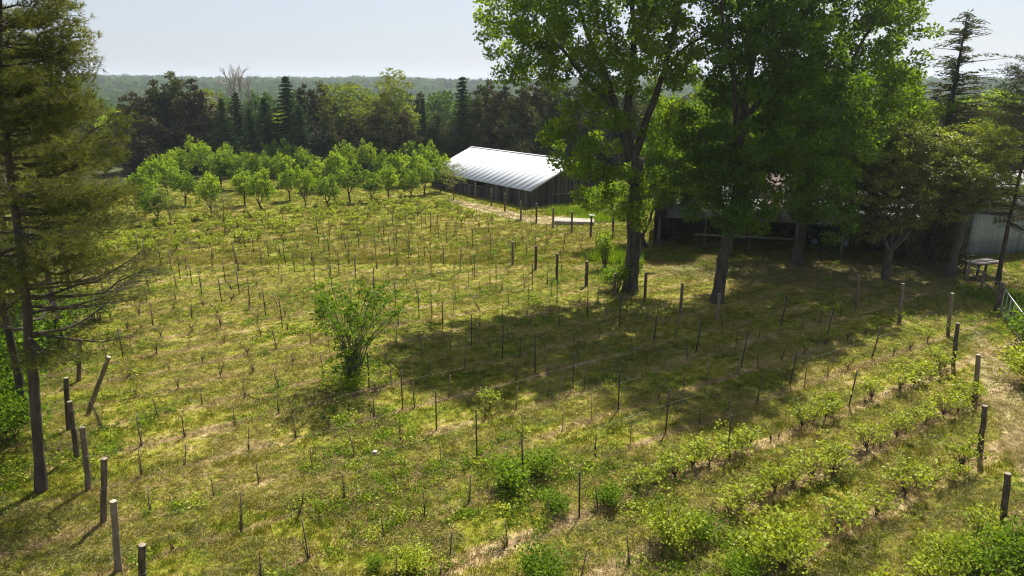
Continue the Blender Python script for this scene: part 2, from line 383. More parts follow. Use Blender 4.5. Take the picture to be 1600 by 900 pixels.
# ------------------------------------------------------------ scatter with geometry nodes
def scatter(name, pts, scale, protos, label, rot=None, cat=None):
    """one 'stuff' object: instances of the proto meshes on its own points"""
    me = bpy.data.meshes.new(name); n = len(pts)
    me.vertices.add(n); me.vertices.foreach_set('co', np.asarray(pts, np.float32).ravel())
    a = me.attributes.new('sc', 'FLOAT', 'POINT'); a.data.foreach_set('value', np.asarray(scale, np.float32))
    rng = np.random.default_rng(n)
    rz = np.zeros((n, 3)); rz[:, 2] = rng.random(n) * 6.283
    a = me.attributes.new('rt', 'FLOAT_VECTOR', 'POINT'); a.data.foreach_set('vector', rz.astype(np.float32).ravel())
    a = me.attributes.new('pick', 'INT', 'POINT'); a.data.foreach_set('value', rng.integers(0, len(protos), n).astype(np.int32))
    o = link(name, me)
    g = bpy.data.node_groups.new(name, 'GeometryNodeTree')
    g.interface.new_socket('Geometry', in_out='INPUT', socket_type='NodeSocketGeometry')
    g.interface.new_socket('Geometry', in_out='OUTPUT', socket_type='NodeSocketGeometry')
    gi = g.nodes.new('NodeGroupInput'); go = g.nodes.new('NodeGroupOutput')
    ip = g.nodes.new('GeometryNodeInstanceOnPoints'); g.links.new(gi.outputs[0], ip.inputs['Points'])
    g2i = g.nodes.new('GeometryNodeGeometryToInstance')
    for p in protos[::-1]:
        oi = g.nodes.new('GeometryNodeObjectInfo'); oi.inputs['Object'].default_value = p; oi.inputs['As Instance'].default_value = True
        g.links.new(oi.outputs['Geometry'], g2i.inputs[0])
    g.links.new(g2i.outputs[0], ip.inputs['Instance']); ip.inputs['Pick Instance'].default_value = True
    def attr(nm, ty):
        q = g.nodes.new('GeometryNodeInputNamedAttribute'); q.data_type = ty; q.inputs[0].default_value = nm; return q.outputs[0]
    g.links.new(attr('pick', 'INT'), ip.inputs['Instance Index']); g.links.new(attr('sc', 'FLOAT'), ip.inputs['Scale'])
    er = g.nodes.new('FunctionNodeEulerToRotation'); g.links.new(attr('rt', 'FLOAT_VECTOR'), er.inputs[0]); g.links.new(er.outputs[0], ip.inputs['Rotation'])
    g.links.new(ip.outputs[0], go.inputs[0])
    md = o.modifiers.new('scatter', 'NODES'); md.node_group = g
    return tag(o, label, cat, kind='stuff')
def proto(name, mb, mats):
    return bpy.data.objects.new(name, mb.mesh(name, mats))      # never linked: only used by the scatter

def grass_protos():
    out = []
    for i in range(4):
        rng = np.random.default_rng(50 + i); b = MB()
        n = 16; c = np.c_[rng.normal(size=(n, 2)) * .07, np.zeros(n)]
        d = np.c_[rng.normal(size=(n, 2)) * .45, np.ones(n)]
        b.needles(c, .06 if i < 3 else .12, rng, dirs=d, n=1, wid=.009, spread=.2)
        out.append(proto('grass_tuft', b, M['grass']))
    return out
def straw_protos():
    out = []
    for i in range(3):
        rng = np.random.default_rng(80 + i); b = MB()
        n = 16; c = np.c_[rng.normal(size=(n, 2)) * .10, .015 + rng.random(n) * .03]
        d = np.c_[rng.normal(size=(n, 2)), rng.random(n) * .35]
        b.needles(c, .12, rng, dirs=d, n=1, wid=.006, spread=.1)
        out.append(proto('straw_tuft', b, M['straw']))
    return out
def field_points(n, rng, y0, y1, pw=1.0):
    y = y0 + (y1 - y0) * rng.random(n) ** pw
    x = (rng.random(n) * 2 - 1) * (y * .80 + 4)
    return np.c_[x, y, terrain(x, y)]
rg = np.random.default_rng(5)
P1 = field_points(150000, rg, 11, 48, 1.15)
scatter('grass', P1, .5 + rg.random(len(P1)) ** 2 * .8 * (.4 + 1.3 * vnoise(P1[:, 0] * .8, P1[:, 1] * .8, 4)), grass_protos(), 'short mown grass over the vineyard rows')
P3 = field_points(60000, rg, 46, 92, 1.1)
scatter('distant_grass', P3, 1.1 + rg.random(len(P3)) * 1.3, grass_protos(), 'mown grass of the far rows and the orchard floor')
P2 = field_points(70000, rg, 11, 60, 1.15)
keep = vnoise(P2[:, 0] * .45 + P2[:, 1] * .2, P2[:, 1] * .6, 8) > .38; P2 = P2[keep]
scatter('straw', P2, .6 + rg.random(len(P2)) * .9, straw_protos(), 'dry cut straw lying between the vines')

def weed_protos():
    out = []
    for i, ml in enumerate(('weed', 'vine', 'weed', 'cane')):
        rng = np.random.default_rng(90 + i); b = MB(); n = 46
        c = np.c_[rng.normal(size=(n, 2)) * .12, .02 + np.abs(rng.normal(size=n)) * .07]
        if ml == 'cane': b.needles(c[:16] * [1.6, 1.6, .3], .35, rng, dirs=np.c_[rng.normal(size=(16, 2)), np.full(16, .2)], n=1, wid=.007, spread=.1)
        else: b.leaves(c, .075, rng, .6, .45)
        out.append(proto('weed_tuft', b, M[ml]))
    return out
P4 = field_points(26000, rg, 11, 62, 1.3)
_v = (P4[:, 0] * NRM[0] + P4[:, 1] * NRM[1] + 13.45) / 2.25; _dr = np.abs(_v - np.round(_v))
kp = (vnoise(P4[:, 0] * .5, P4[:, 1] * .5, 12) + (.28 - _dr) * .8 + np.where((P4[:, 1] < 20) & (P4[:, 0] > -5) & (P4[:, 0] < 5), .18, 0) - np.where((P4[:, 0] > 6.5) & (P4[:, 1] < 34), .4, 0) + .25 * (rg.random(len(P4)) - .5)) > .74
P4 = P4[kp]
scatter('low_weeds', P4, .5 + rg.random(len(P4)) ** 2 * 1.1, weed_protos(), 'low broad leaved weeds and twigs in the mown grass')

# ------------------------------------------------------------ trees
def smooth_path(pts, n=9, wob=0, rng=None):
    P = np.asarray(pts, float); t = np.linspace(0, len(P) - 1, n); i = np.clip(t.astype(int), 0, len(P) - 2); f = (t - i)[:, None]
    p0 = P[np.clip(i - 1, 0, None)]; p1 = P[i]; p2 = P[i + 1]; p3 = P[np.clip(i + 2, None, len(P) - 1)]
    q = .5 * ((2 * p1) + (p2 - p0) * f + (2 * p0 - 5 * p1 + 4 * p2 - p3) * f ** 2 + (3 * p1 - p0 - 3 * p2 + p3) * f ** 3)
    if wob and rng is not None: q[1:-1] += rng.normal(size=q[1:-1].shape) * wob
    return q
def connect(wood, nodes, cl, rng, rmin=.012, k=.018, n=4, droop=.15):
    """give each clump a bough from the closest lower piece of wood; nodes: list of (point, radius)"""
    NP = [np.asarray(a[0], float) for a in nodes]; NR = [a[1] for a in nodes]
    arr = np.array(NP); cl = np.asarray(cl)
    d0 = np.min(np.linalg.norm(cl[:, None] - arr[None], axis=2), axis=1)
    for ci in np.argsort(d0):
        c = cl[ci]; A = np.array(NP); rr = np.array(NR)
        d = np.linalg.norm(A - c, axis=1) + 1.6 * np.maximum(0, A[:, 2] - c[2] + .15)
        j = int(np.argmin(d)); p0 = A[j]; L = np.linalg.norm(c - p0)
        if L < .05: continue
        r0 = min(rr[j] * .75, rmin + k * L); r0 = max(r0, rmin)
        mid = (p0 + c) / 2 + np.array([0, 0, -droop * L]) * .6 + rng.normal(size=3) * L * .07
        pa = smooth_path([p0, mid, c], max(4, n), L * .015, rng); ra = np.linspace(r0, rmin * .5, len(pa))
        wood.tube(pa, ra, n=4, cap=False)
        for q in range(1, len(pa)): NP.append(pa[q]); NR.append(ra[q])
def clump_leaves(rng, cl, rad, per, squash=.65, shell=.45):
    cl = np.asarray(cl, float); rad = np.broadcast_to(rad, (len(cl),)); per = np.broadcast_to(per, (len(cl),)).astype(int)
    idx = np.repeat(np.arange(len(cl)), per); n = len(idx)
    d = rng.normal(size=(n, 3)); d /= np.linalg.norm(d, axis=1)[:, None]
    r = (shell + (1 - shell) * rng.random(n)) ** .9 * rad[idx] * (.75 + .5 * rng.random(n))
    p = cl[idx] + d * r[:, None] * np.array([1, 1, squash])
    return p, idx, d
def sample_env(rng, n, fn, lo, hi, mind):
    out = []; tries = 0
    lo = np.array(lo, float); hi = np.array(hi, float)
    while len(out) < n and tries < n * 80:
        p = lo + (hi - lo) * rng.random(3); tries += 1
        if fn(p) and (not out or np.min(np.linalg.norm(np.array(out) - p, axis=1)) > mind): out.append(p)
    return np.array(out)
def ellip(c, r, hollow=0.0):
    c = np.array(c, float); r = np.array(r, float)
    return lambda p: hollow < np.sum(((p - c) / r) ** 2) < 1
def anyof(*fs): return lambda p: any(f(p) for f in fs)

def broadleaf(seed, stems, env, lo, hi, nclump, mind, crad, per, lsize, mleaf, mbark, width=.62, flat=.1, squash=.6, extra=None, wn=8, name='tree', rk=.018, bare=0.0):
    """returns trunk mesh and crown mesh in local coordinates; stems = [(points, r0, r1)]"""
    rng = np.random.default_rng(seed); wood = MB(); nodes = []
    for pts, r0, r1 in stems:
        pa = smooth_path(pts, max(8, len(pts) * 4), .03, rng); ra = r0 + (r1 - r0) * np.linspace(0, 1, len(pa)) ** .8
        if pts[0][2] < .05: ra[0] *= 1.45; ra[1] *= 1.1; pa[0, 2] = -.25
        wood.tube(pa, ra, n=wn, cap=True, rough=.14, rng=rng)
        for q in range(len(pa)):
            if pa[q][2] > 1.0 * min(1, hi[2] / 4): nodes.append((pa[q], ra[q]))
    cl = sample_env(rng, nclump, env, lo, hi, mind)
    if extra is not None: cl = np.vstack([cl, extra])
    connect(wood, nodes, cl, rng, k=rk)
    cr = crad * (.7 + .6 * rng.random(len(cl)))
    pc = np.maximum(3, per * (cr / crad) ** 2 * (rng.random(len(cl)) > bare))
    p, idx, d = clump_leaves(rng, cl, cr, pc, squash)
    # small twigs reaching out into the clump
    m_ = 5; ii = np.repeat(np.arange(len(cl)), m_); dd = rng.normal(size=(len(ii), 3)); dd /= np.linalg.norm(dd, axis=1)[:, None]
    wood.segs(cl[ii], cl[ii] + dd * (cr[ii] * .9)[:, None] * np.array([1, 1, squash]), .014, .005, 3)
    crown = MB(); t = np.clip(rng.random(len(cl))[idx] * .55 + rng.random(len(idx)) * .45, 0, 1)
    crown.leaves(p, lsize * (.7 + .6 * rng.random(len(p))), rng, width, flat, tint=t)
    return wood.mesh(name + '_trunk', mbark, True), crown.mesh(name + '_crown', mleaf)

def place(name, meshes, loc, rz=0, sc=1.0, label='', cat='tree', group=None, parts=('trunk', 'crown')):
    o = empty(name, (loc[0], loc[1], float(terrain(loc[0], loc[1]))), rz, label, cat, group)
    if np.ndim(sc) == 0: sc = (sc, sc, sc)
    o.scale = sc
    for nm, me in zip(parts, meshes):
        if me: link(nm, me, o)
    return o

# --- the two tall poplars and the maple of the grove (shapes follow what the photo shows of their limbs)
def world_to_local(base, P): return [P[0] - base[0], P[1] - base[1], P[2]]
def limb(base, pxs, Y0, Y1):
    n = len(pxs); return [world_to_local(base, up_at(px, py, Y0 + (Y1 - Y0) * i / max(1, n - 1))) for i, (px, py) in enumerate(pxs)]
B1 = at(985, 455)
s1 = [([[0, 0, 0], [.05, 0, 2.5], [0, 0, 5.2], [.05, 0, 8.0]], .45, .36),
      (limb(B1, [(985, 250), (968, 190), (950, 130), (925, 70), (905, 10), (890, -80)], 39.5, 38.5), .26, .06),
      (limb(B1, [(985, 250), (980, 180), (985, 110), (990, 40), (985, -40), (985, -150)], 39.5, 40.5), .30, .07),
      (limb(B1, [(990, 250), (1010, 190), (1035, 120), (1050, 60), (1062, 0), (1080, -90)], 39.5, 39.0), .26, .06),
      (limb(B1, [(960, 165), (920, 130), (885, 85), (850, 45), (820, 10)], 39.0, 37.5), .15, .03),
      (limb(B1, [(1035, 120), (1070, 75), (1110, 50), (1140, 30)], 39.2, 38.2), .13, .03),
      (limb(B1, [(985, 285), (940, 240), (900, 215), (870, 180)], 39.4, 37.6), .12, .03),
      (limb(B1, [(987, 300), (1030, 285), (1065, 250), (1085, 225)], 39.4, 40.5), .12, .03)]
def L(base, px, py, Y): return world_to_local(base, up_at(px, py, Y))
env1 = anyof(ellip(L(B1, 880, 30, 39), (4.6, 4.0, 3.6)), ellip(L(B1, 985, 10, 39.5), (4.2, 4.2, 4.6)), ellip(L(B1, 1045, 40, 39.5), (2.2, 3.4, 4.4)),
             ellip(L(B1, 960, -90, 39.5), (4.8, 4.0, 4.0)), ellip(L(B1, 925, 210, 39), (2.5, 2.6, 3.0)), ellip(L(B1, 955, 280, 39), (2.7, 2.2, 1.7)),
             ellip(L(B1, 1045, 240, 40), (2.2, 2.4, 3.0)), ellip(L(B1, 985, 290, 38.6), (2.6, 1.6, 1.8)), ellip(L(B1, 1010, 330, 38.6), (1.6, 1.4, 1.2)), ellip(L(B1, 800, 60, 38.4), (1.2, 1.8, 2.4)))
PW = broadleaf(11, s1, env1, (-10, -6, 3), (8, 6, 24), 430, .62, .62, 150, .20, M['poplar'], M['bark'], flat=.0, squash=.8, wn=12, name='poplar')
place('poplar_tree', PW, B1, label='tall poplar whose grey trunk forks into several upright limbs, ivy bush round its foot', cat='tree')
B2 = at(1120, 472)
s2 = [([[0, 0, 0], [.15, 0, 2.5], [.45, 0, 5.2], [.9, 0, 8.2]], .36, .27),
      (limb(B2, [(1146, 265), (1160, 190), (1170, 120), (1185, 50), (1190, -40), (1195, -130)], 37.6, 38.4), .30, .06),
      (limb(B2, [(1150, 220), (1150, 150), (1140, 90), (1130, 30), (1120, -50)], 37.6, 37.0), .18, .04),
      (limb(B2, [(1160, 190), (1200, 140), (1235, 90), (1260, 30), (1280, -40)], 37.8, 38.8), .18, .04),
      (limb(B2, [(1142, 285), (1190, 255), (1235, 235), (1275, 220)], 37.6, 36.2), .13, .03),
      (limb(B2, [(1142, 275), (1110, 235), (1090, 200)], 37.6, 36.4), .10, .03)]
env2 = anyof(ellip(L(B2, 1205, 60, 38), (3.7, 4.2, 5.2)), ellip(L(B2, 1230, 190, 37.4), (3.9, 3.9, 4.0)), ellip(L(B2, 1150, 240, 37.4), (3.4, 3.2, 3.0)), ellip(L(B2, 1110, 190, 37.6), (1.6, 2.4, 2.0)),
             ellip(L(B2, 1250, 300, 37.4), (2.7, 2.6, 1.9)), ellip(L(B2, 1190, -110, 38), (4.4, 4.4, 4.0)), ellip(L(B2, 1180, 320, 37.6), (3.4, 2.6, 1.5)), ellip(L(B2, 1275, 335, 37.2), (2.1, 2.0, 1.5)), ellip(L(B2, 1100, 290, 37.6), (2.0, 2.2, 1.8)), ellip(L(B2, 1310, 240, 37.4), (1.8, 2.0, 2.6)))
MW = broadleaf(12, s2, env2, (-6, -6, 2.4), (10, 6, 22), 500, .60, .62, 165, .19, M['poplar2'], M['bark'], flat=.1, squash=.75, wn=12, name='maple')
place('shade_tree', MW, B2, label='broad dark green shade tree on a single grey trunk standing behind the vineyard end posts', cat='tree')
B3 = at(1245, 413)
s3 = [([[0, 0, 0], [0, 0, 3], [.1, 0, 6.5], [.5, 0, 10]], .38, .24),
      (limb(B3, [(1262, 215), (1300, 140), (1340, 80), (1370, 20), (1385, -40)], 45.6, 44.5), .20, .04),
      (limb(B3, [(1260, 190), (1270, 110), (1285, 30), (1295, -60)], 45.6, 46), .20, .04)]
env3 = anyof(ellip(L(B3, 1340, 50, 45), (4.4, 4.0, 4.6)), ellip(L(B3, 1400, 20, 44.6), (2.0, 3.0, 4.0)), ellip(L(B3, 1300, 150, 45), (4.2, 4.0, 4.2)), ellip(L(B3, 1280, -60, 45), (5, 4.5, 4)), ellip(L(B3, 1240, 230, 45.5), (3.0, 3.0, 2.8)), ellip(L(B3, 1330, 250, 45), (2.6, 2.6, 2.4)), ellip(L(B3, 1250, 300, 45), (2.6, 2.4, 1.6)), ellip(L(B3, 1260, 170, 51), (5, 4, 3.4)), ellip(L(B3, 1380, 170, 50), (4, 3.5, 3)))  # rearmost crown masses added out of view to shade the grove floor
TW = broadleaf(13, s3, env3, (-5, -6, 3.5), (11, 10, 24), 500, .72, .75, 130, .23, M['poplar'], M['bark_dark'], flat=.1, squash=.75, wn=10, name='poplar_b')
place('poplar_tree', TW, B3, label='dark trunked poplar behind the shade tree, in front of the open shed', cat='tree')
# bronze leaved ornamental maple, low forked
B4 = at(1383, 437)
s4 = [([[0, 0, 0], [0, 0, 1.2], [0, 0, 2.0]], .28, .22), ([[0, 0, 1.8], [-.9, -.1, 3.4], [-1.6, -.2, 5.2], [-2.1, -.3, 7]], .15, .04),
      ([[0, 0, 1.9], [.2, .2, 4], [.1, .2, 6], [.3, .2, 8.2]], .15, .04), ([[0, 0, 1.8], [1.2, .1, 3.2], [2.2, 0, 5], [3.0, 0, 7.2]], .16, .04), ([[0, 0, 2], [.9, -.6, 4.5], [1.4, -1, 7]], .1, .03)]
env4 = anyof(ellip((.6, 0, 6.6), (4.0, 3.2, 3.3)), ellip((3.2, 0, 6.2), (2.4, 2.4, 2.4)), ellip((-1.6, 0, 5.2), (2.6, 2.6, 2.6)))
BW = broadleaf(14, s4, env4, (-5, -4, 2.6), (6, 4, 10.5), 420, .45, .5, 110, .17, M['bronze'], M['bark'], flat=.35, squash=.5, wn=8, name='bronze', bare=.1)
place('ornamental_maple', BW, B4, label='low forked maple with bronze and pale yellow leaves before the shed roof', cat='tree')
B4b = at(1484, 432)
s5 = [([[0, 0, 0], [.1, 0, 3], [0, 0, 6], [.2, 0, 9]], .30, .12), ([[0, 0, 3.5], [.9, -.2, 5.5], [1.8, -.3, 7.5]], .12, .03)]
env5 = anyof(ellip((.5, 0, 7.2), (2.6, 2.3, 2.8)), ellip((1.6, -.3, 6.4), (1.7, 1.8, 2.0)))
BB = broadleaf(15, s5, env5, (-3, -3, 3.6), (4, 3, 10.5), 130, .55, .5, 90, .15, M['spring'], M['bark_dark'], flat=.35, squash=.5, name='pale')
place('young_maple', BB, B4b, label='pale yellow green maple on a dark trunk left of the white barn', cat='tree')
# small trees of the grove
s6 = [([[0, 0, 0], [.1, 0, 1.6], [-.1, 0, 3.4], [.2, 0, 6.5], [.4, 0, 9]], .30, .06)]
env6 = anyof(ellip((.2, 0, 7.2), (3.0, 2.8, 3.8)), ellip((1.4, 0, 5.2), (2.2, 2.2, 2.4)), ellip((-1.2, 0, 5.0), (1.8, 2.0, 1.8)))
GW = broadleaf(16, s6, env6, (-4, -4, 2.4), (5, 4, 11.5), 190, .65, .62, 95, .21, M['bright'], M['bark_dark'], name='bright')
place('leafy_tree', GW, at(1047, 376), label='bright green leafy tree in the gap between the two tallest grove trees', cat='tree')
place('leafy_tree', GW, at(1120, 350) + np.array([1, 6]), rz=2.1, sc=1.15, label='fresh green tree far back between the poplar and the shade tree', cat='tree')
s7 = [([[0, 0, 0], [-.3, 0, .9], [-1.1, 0, 1.9], [-1.3, 0, 3.2]], .22, .08), ([[-.2, 0, .8], [.2, 0, 1.8], [.5, 0, 2.8], [1.1, .1, 3.4]], .13, .05), ([[-1.2, 0, 2.6], [-2.4, 0, 3.6]], .07, .02)]
env7 = anyof(ellip((-2.2, 0, 3.7), (2.6, 1.7, 1.2)), ellip((.2, 0, 4.2), (2.2, 1.7, 1.2)))
CW = broadleaf(17, s7, env7, (-5, -2, 2.2), (3, 2, 5.6), 110, .5, .5, 85, .17, M['orchard'], M['bark_dark'], flat=.3, squash=.5, name='crooked')
place('crooked_tree', CW, at(1007, 387), label='small crooked dark trunked tree right behind the poplar', cat='tree')

# ivy and brambles round the poplar's foot
def bush_mesh(seed, r, h, n, lsize, mleaf, stems=10, msteam='cane', lean=0):
    rng = np.random.default_rng(seed); wood = MB(); tips = []
    for i in range(stems):
        a = rng.random() * 6.283; q = r * (.25 + .75 * rng.random()); hh = h * (.55 + .5 * rng.random())
        b0 = np.array([math.cos(a), math.sin(a), 0]) * r * .15
        tip = np.array([math.cos(a) * q, math.sin(a) * q, hh]); mid = b0 * .5 + tip * .5 + np.array([0, 0, hh * .15])
        pa = smooth_path([b0 + [0, 0, -.04], mid, tip], 5, .02, rng); wood.tube(pa, np.linspace(.014, .004, 5) * (h + .4), n=3, cap=False); tips += [pa[2], pa[3], pa[4]]
    tips = np.array(tips); idx = rng.integers(0, len(tips), n)
    p = tips[idx] + rng.normal(size=(n, 3)) * np.array([.16, .16, .12]) * (r + .35); p[:, 2] = np.abs(p[:, 2])
    cr = MB(); cr.leaves(p, lsize * (.6 + .8 * rng.random(n)), rng, .7, .3, tint=np.clip(rng.random(len(tips))[idx] * .5 + rng.random(n) * .5, 0, 1))
    return wood.mesh('stems', M[msteam], False), cr.mesh('leaves', mleaf)
def put_bush(name, ms, px, py, label, sc=1, rz=0, cat='bush', group=None, xy=None):
    p = at(px, py) if xy is None else xy
    return place(name, ms, p, rz, sc, label, cat, group, parts=('stems', 'leaves'))
bA = bush_mesh(1, .9, 1.5, 1500, .12, M['orchard'], 16)
put_bush('bramble_bush', bA, 962, 455, 'dark bramble bush at the foot of the forked poplar', 1.1)
put_bush('sapling_clump', bush_mesh(2, .7, 2.6, 1300, .12, M['orchard'], 14), 945, 420, 'tall leafy saplings just left of the poplar trunk', 1.0)
put_bush('ivy', bush_mesh(3, .5, 2.2, 900, .10, M['bright'], 10), 992, 452, 'ivy with pale tips climbing the poplar trunk', 1.0)

# multi-stemmed shrub in the vineyard
def fountain(seed, nst, h, r, nleaf, mleaf):
    rng = np.random.default_rng(seed); wood = MB(); tips = []
    for i in range(nst):
        a = rng.random() * 6.283; q = r * (.15 + .85 * rng.random() ** .8); hh = h * (1.0 - .25 * (q / r) ** 2) * (.78 + .25 * rng.random())
        b0 = np.array([math.cos(a), math.sin(a), 0]) * .18 * rng.random()
        tip = np.array([math.cos(a) * q, math.sin(a) * q, hh]); mid = b0 * .55 + tip * .45; mid[2] = hh * .55; mid[:2] *= .7
        pa = smooth_path([b0 + [0, 0, -.1], mid, tip], 9, .03, rng); wood.tube(pa, np.linspace(.034, .008, 9), n=5, cap=False)
        for q_ in range(2, 9):
            if q_ >= 7: tips.append(pa[q_])
            if rng.random() < .75:
                e = pa[q_] + rng.normal(size=3) * np.array([.28, .28, .16]) + (pa[q_] - pa[0]) * np.array([.15, .15, .02])
                wood.segs([pa[q_]], [e], .008, .003, 3); tips.append(e)
    tips = np.array(tips); per = nleaf // len(tips)
    p, idx, d = clump_leaves(rng, tips, .22 + .12 * rng.random(len(tips)), per, .55, .2)
    cr = MB(); cr.leaves(p, .14 * (.6 + .8 * rng.random(len(p))), rng, .5, .35, tint=np.clip(rng.random(len(tips))[idx] * .6 + .4 * rng.random(len(p)), 0, 1))
    return wood.mesh('stems', M['bark'], False), cr.mesh('leaves', mleaf)
put_bush('large_shrub', fountain(5, 30, 4.4, 2.4, 4200, M['bright']), 552, 602, 'tall many stemmed green shrub growing alone in the vineyard rows', cat='shrub')
put_bush('undergrowth_bush', bush_mesh(6, 1.0, .7, 1100, .09, M['orchard'], 18), 535, 605, 'low dark undergrowth at the foot of the tall shrub', (1.3, .9, .9))

# --- orchard
ORCH = []
for i in range(4):
    rng = np.random.default_rng(200 + i)
    st = [([[0, 0, 0], [.05 * (i - 1), 0, .5], [.1, 0, .9]], .10, .085)]
    for j in range(5):
        a = j * 1.257 + i; q = 1.0 + .3 * rng.random()
        st.append(([[.08, 0, .75], [math.cos(a) * q * .5, math.sin(a) * q * .5, 1.7], [math.cos(a) * q * .9, math.sin(a) * q * .9, 2.9]], .055, .015))
    env = anyof(ellip((0, 0, 2.45), (1.3, 1.3, 1.1)), ellip((.6 * math.cos(i * 2), .6 * math.sin(i * 2), 3.1), (.7, .7, .9)), ellip((-.8, .3 * i - .4, 2.0), (.9, .9, .7)), ellip((.9 * math.cos(i + 2), .9 * math.sin(i + 2), 2.9), (.35, .35, 1.0)), ellip((.7 * math.cos(i * 3), .7 * math.sin(i * 3), 1.8), (.8, .8, .6)))
    ORCH.append(broadleaf(300 + i, st, env, (-2.2, -2.2, 1.15), (2.2, 2.2, 4.0), 62, .36, .36, 26, .24, M['orchard'], M['bark_dark'], flat=.1, squash=.8, bare=.12, wn=6, name='orchard', rk=.012))
i = 9
env = ellip((0, 0, 2.3), (1.2, 1.2, 1.3))
for _o in (0,): pass
SPARSE = broadleaf(310, [([[0, 0, 0], [0, 0, .9], [.1, 0, 2], [.1, 0, 3.2]], .05, .015), ([[0, 0, .8], [-.5, .2, 2.2]], .03, .01), ([[0, 0, .8], [.6, -.2, 2.3]], .03, .01)], env, (-1.3, -1.3, 1), (1.3, 1.3, 3.6), 40, .35, .3, 22, .11, M['bronze'], M['cane'], name='sparse')
orch_px = [(228, 338, 75, 0), (247, 350, 62, 1), (290, 321, 62, 2), (330, 339, 62, 3), (383, 321, 60, 0), (408, 333, 60, 1), (423, 290, 52, 2), (443, 292, 55, 3), (453, 314, 50, 2), (477, 323, 55, 0),
           (513, 328, 58, 1), (547, 316, 62, 2), (582, 317, 52, 3), (607, 311, 50, 0), (642, 313, 45, 1), (663, 305, 60, 2), (688, 300, 50, 0), (300, 300, 58, 1), (345, 298, 64, 3), (262, 305, 60, 0), (318, 285, 60, 2), (372, 296, 58, 1),
           (400, 300, 50, 0), (500, 300, 56, 1), (530, 298, 56, 2), (562, 296, 58, 3), (595, 293, 54, 1), (625, 292, 58, 0), (652, 290, 54, 2), (480, 283, 52, 3), (512, 280, 50, 0), (545, 280, 54, 1), (575, 277, 50, 2), (605, 276, 48, 3),
           (638, 275, 48, 1), (668, 282, 52, 2), (455, 276, 50, 0), (425, 274, 48, 1), (390, 276, 50, 2), (355, 278, 52, 3), (285, 283, 54, 1), (240, 315, 60, 2), (700, 288, 46, 3), (265, 290, 50, 3)]
orow = {}
for n_, (px, py, hp, v) in enumerate(orch_px):
    if px in (300, 562, 512, 605): continue
    p = at(px, py); rng = random.Random(n_)
    h = min(5.2, height_at(px, py, py - hp)); sc = h / 3.55
    front = py > 308
    sides = ['left part', 'middle', 'right part']
    if front:
        lab = f"rounded fruit tree in the front of the orchard, {['beside the pine', 'left of centre', 'in the centre', 'right of centre', 'beside the barn'][min(4, int((px - 200) / 100))]}"
    else:
        lab = f"leafy fruit tree at the back of the orchard, {['far left', 'left of centre', 'in the centre', 'right of centre', 'near the barn'][min(4, int((px - 200) / 100))]}"
    place('fruit_tree', ORCH[v], p, rng.random() * 6.28, (sc * rng.uniform(.66, .98), sc * rng.uniform(.66, .98), sc * rng.uniform(.85, 1.1)), lab, 'fruit tree', 'fruit trees of the orchard')
for px, py, lab in [(352, 363, 'thin bronze leaved fruit tree standing foremost of the orchard'), (267, 352, 'spindly reddish fruit tree at the left edge of the orchard'), (709, 313, 'thin half bare fruit tree before the left corner of the barn')]:
    place('young_fruit_tree', SPARSE, at(px, py), px, 1.0 if px < 700 else 1.15, lab, 'fruit tree')

# --- conifers and the tree line
def spruce(seed, Ht, Rb, mleaf, gap=.0, droop=.25, dens=1.0, z0=.06, spr=.42, brk=1.0, lw=.30, prof=.85, wild=0):
    rng = np.random.default_rng(seed); wood = MB(); cr = MB()
    wood.tube([[0, 0, -.3], [0, 0, Ht * .5], [0, 0, Ht]], [Ht * .014 + .04, Ht * .009 + .02, .015], n=6)
    z = Ht * z0; P = []; D = []; S = []
    while z < Ht * .985:
        f = 1 - (z / Ht); Lr = Rb * (f ** prof) * (.8 + .4 * rng.random()) + .12
        nb = max(4, int((7 + 3 * rng.random()) * dens)); a0 = rng.random() * 6.28
        for b in range(nb):
            if rng.random() < gap: continue
            a = a0 + b * 6.283 / nb + rng.normal() * .2; Lb = Lr * (.65 - .25 * wild + (.5 + .4 * wild) * rng.random()); dr = np.array([math.cos(a), math.sin(a), 0])
            n = max(3, int(Lb / (spr * .45))); t = (np.arange(n) + .5) / n
            pos = np.array([0, 0, z]) + dr * (t * Lb)[:, None]; pos[:, 2] += -droop * Lb * t + droop * .8 * Lb * t ** 2.4 + .1 * (1 - t)
            tip = pos[-1]; wood.segs([[0, 0, z]], [tip], .02 * brk + .006 * Lb, .006)
            for s_ in (-1, 0, 1):
                side = np.array([-math.sin(a), math.cos(a), 0]) * s_ * .7
                P.append(pos + side * (spr * .4) * (1.15 - t)[:, None] * min(1, Lb)); D.append(np.tile(dr + side + np.array([0, 0, -.25]), (n, 1))); S.append(np.full(n, spr) * (1.1 - .5 * t))
        z += (Ht * .026 * (.8 + .5 * rng.random()) + .1) * (1 if not wild else .35)
    P = np.vstack(P); D = np.vstack(D); S = np.concatenate(S)
    P += rng.normal(size=P.shape) * .05
    cr.leaves(P, S * (.7 + .6 * rng.random(len(P))), rng, lw + .12, dirs=D, spread=.7)
    cr.leaves(P + rng.normal(size=P.shape) * .08, S * .7, rng, lw, dirs=D, spread=1.2)
    return wood.mesh('spruce_trunk', M['bark_dark'], True), cr.mesh('spruce_crown', mleaf)
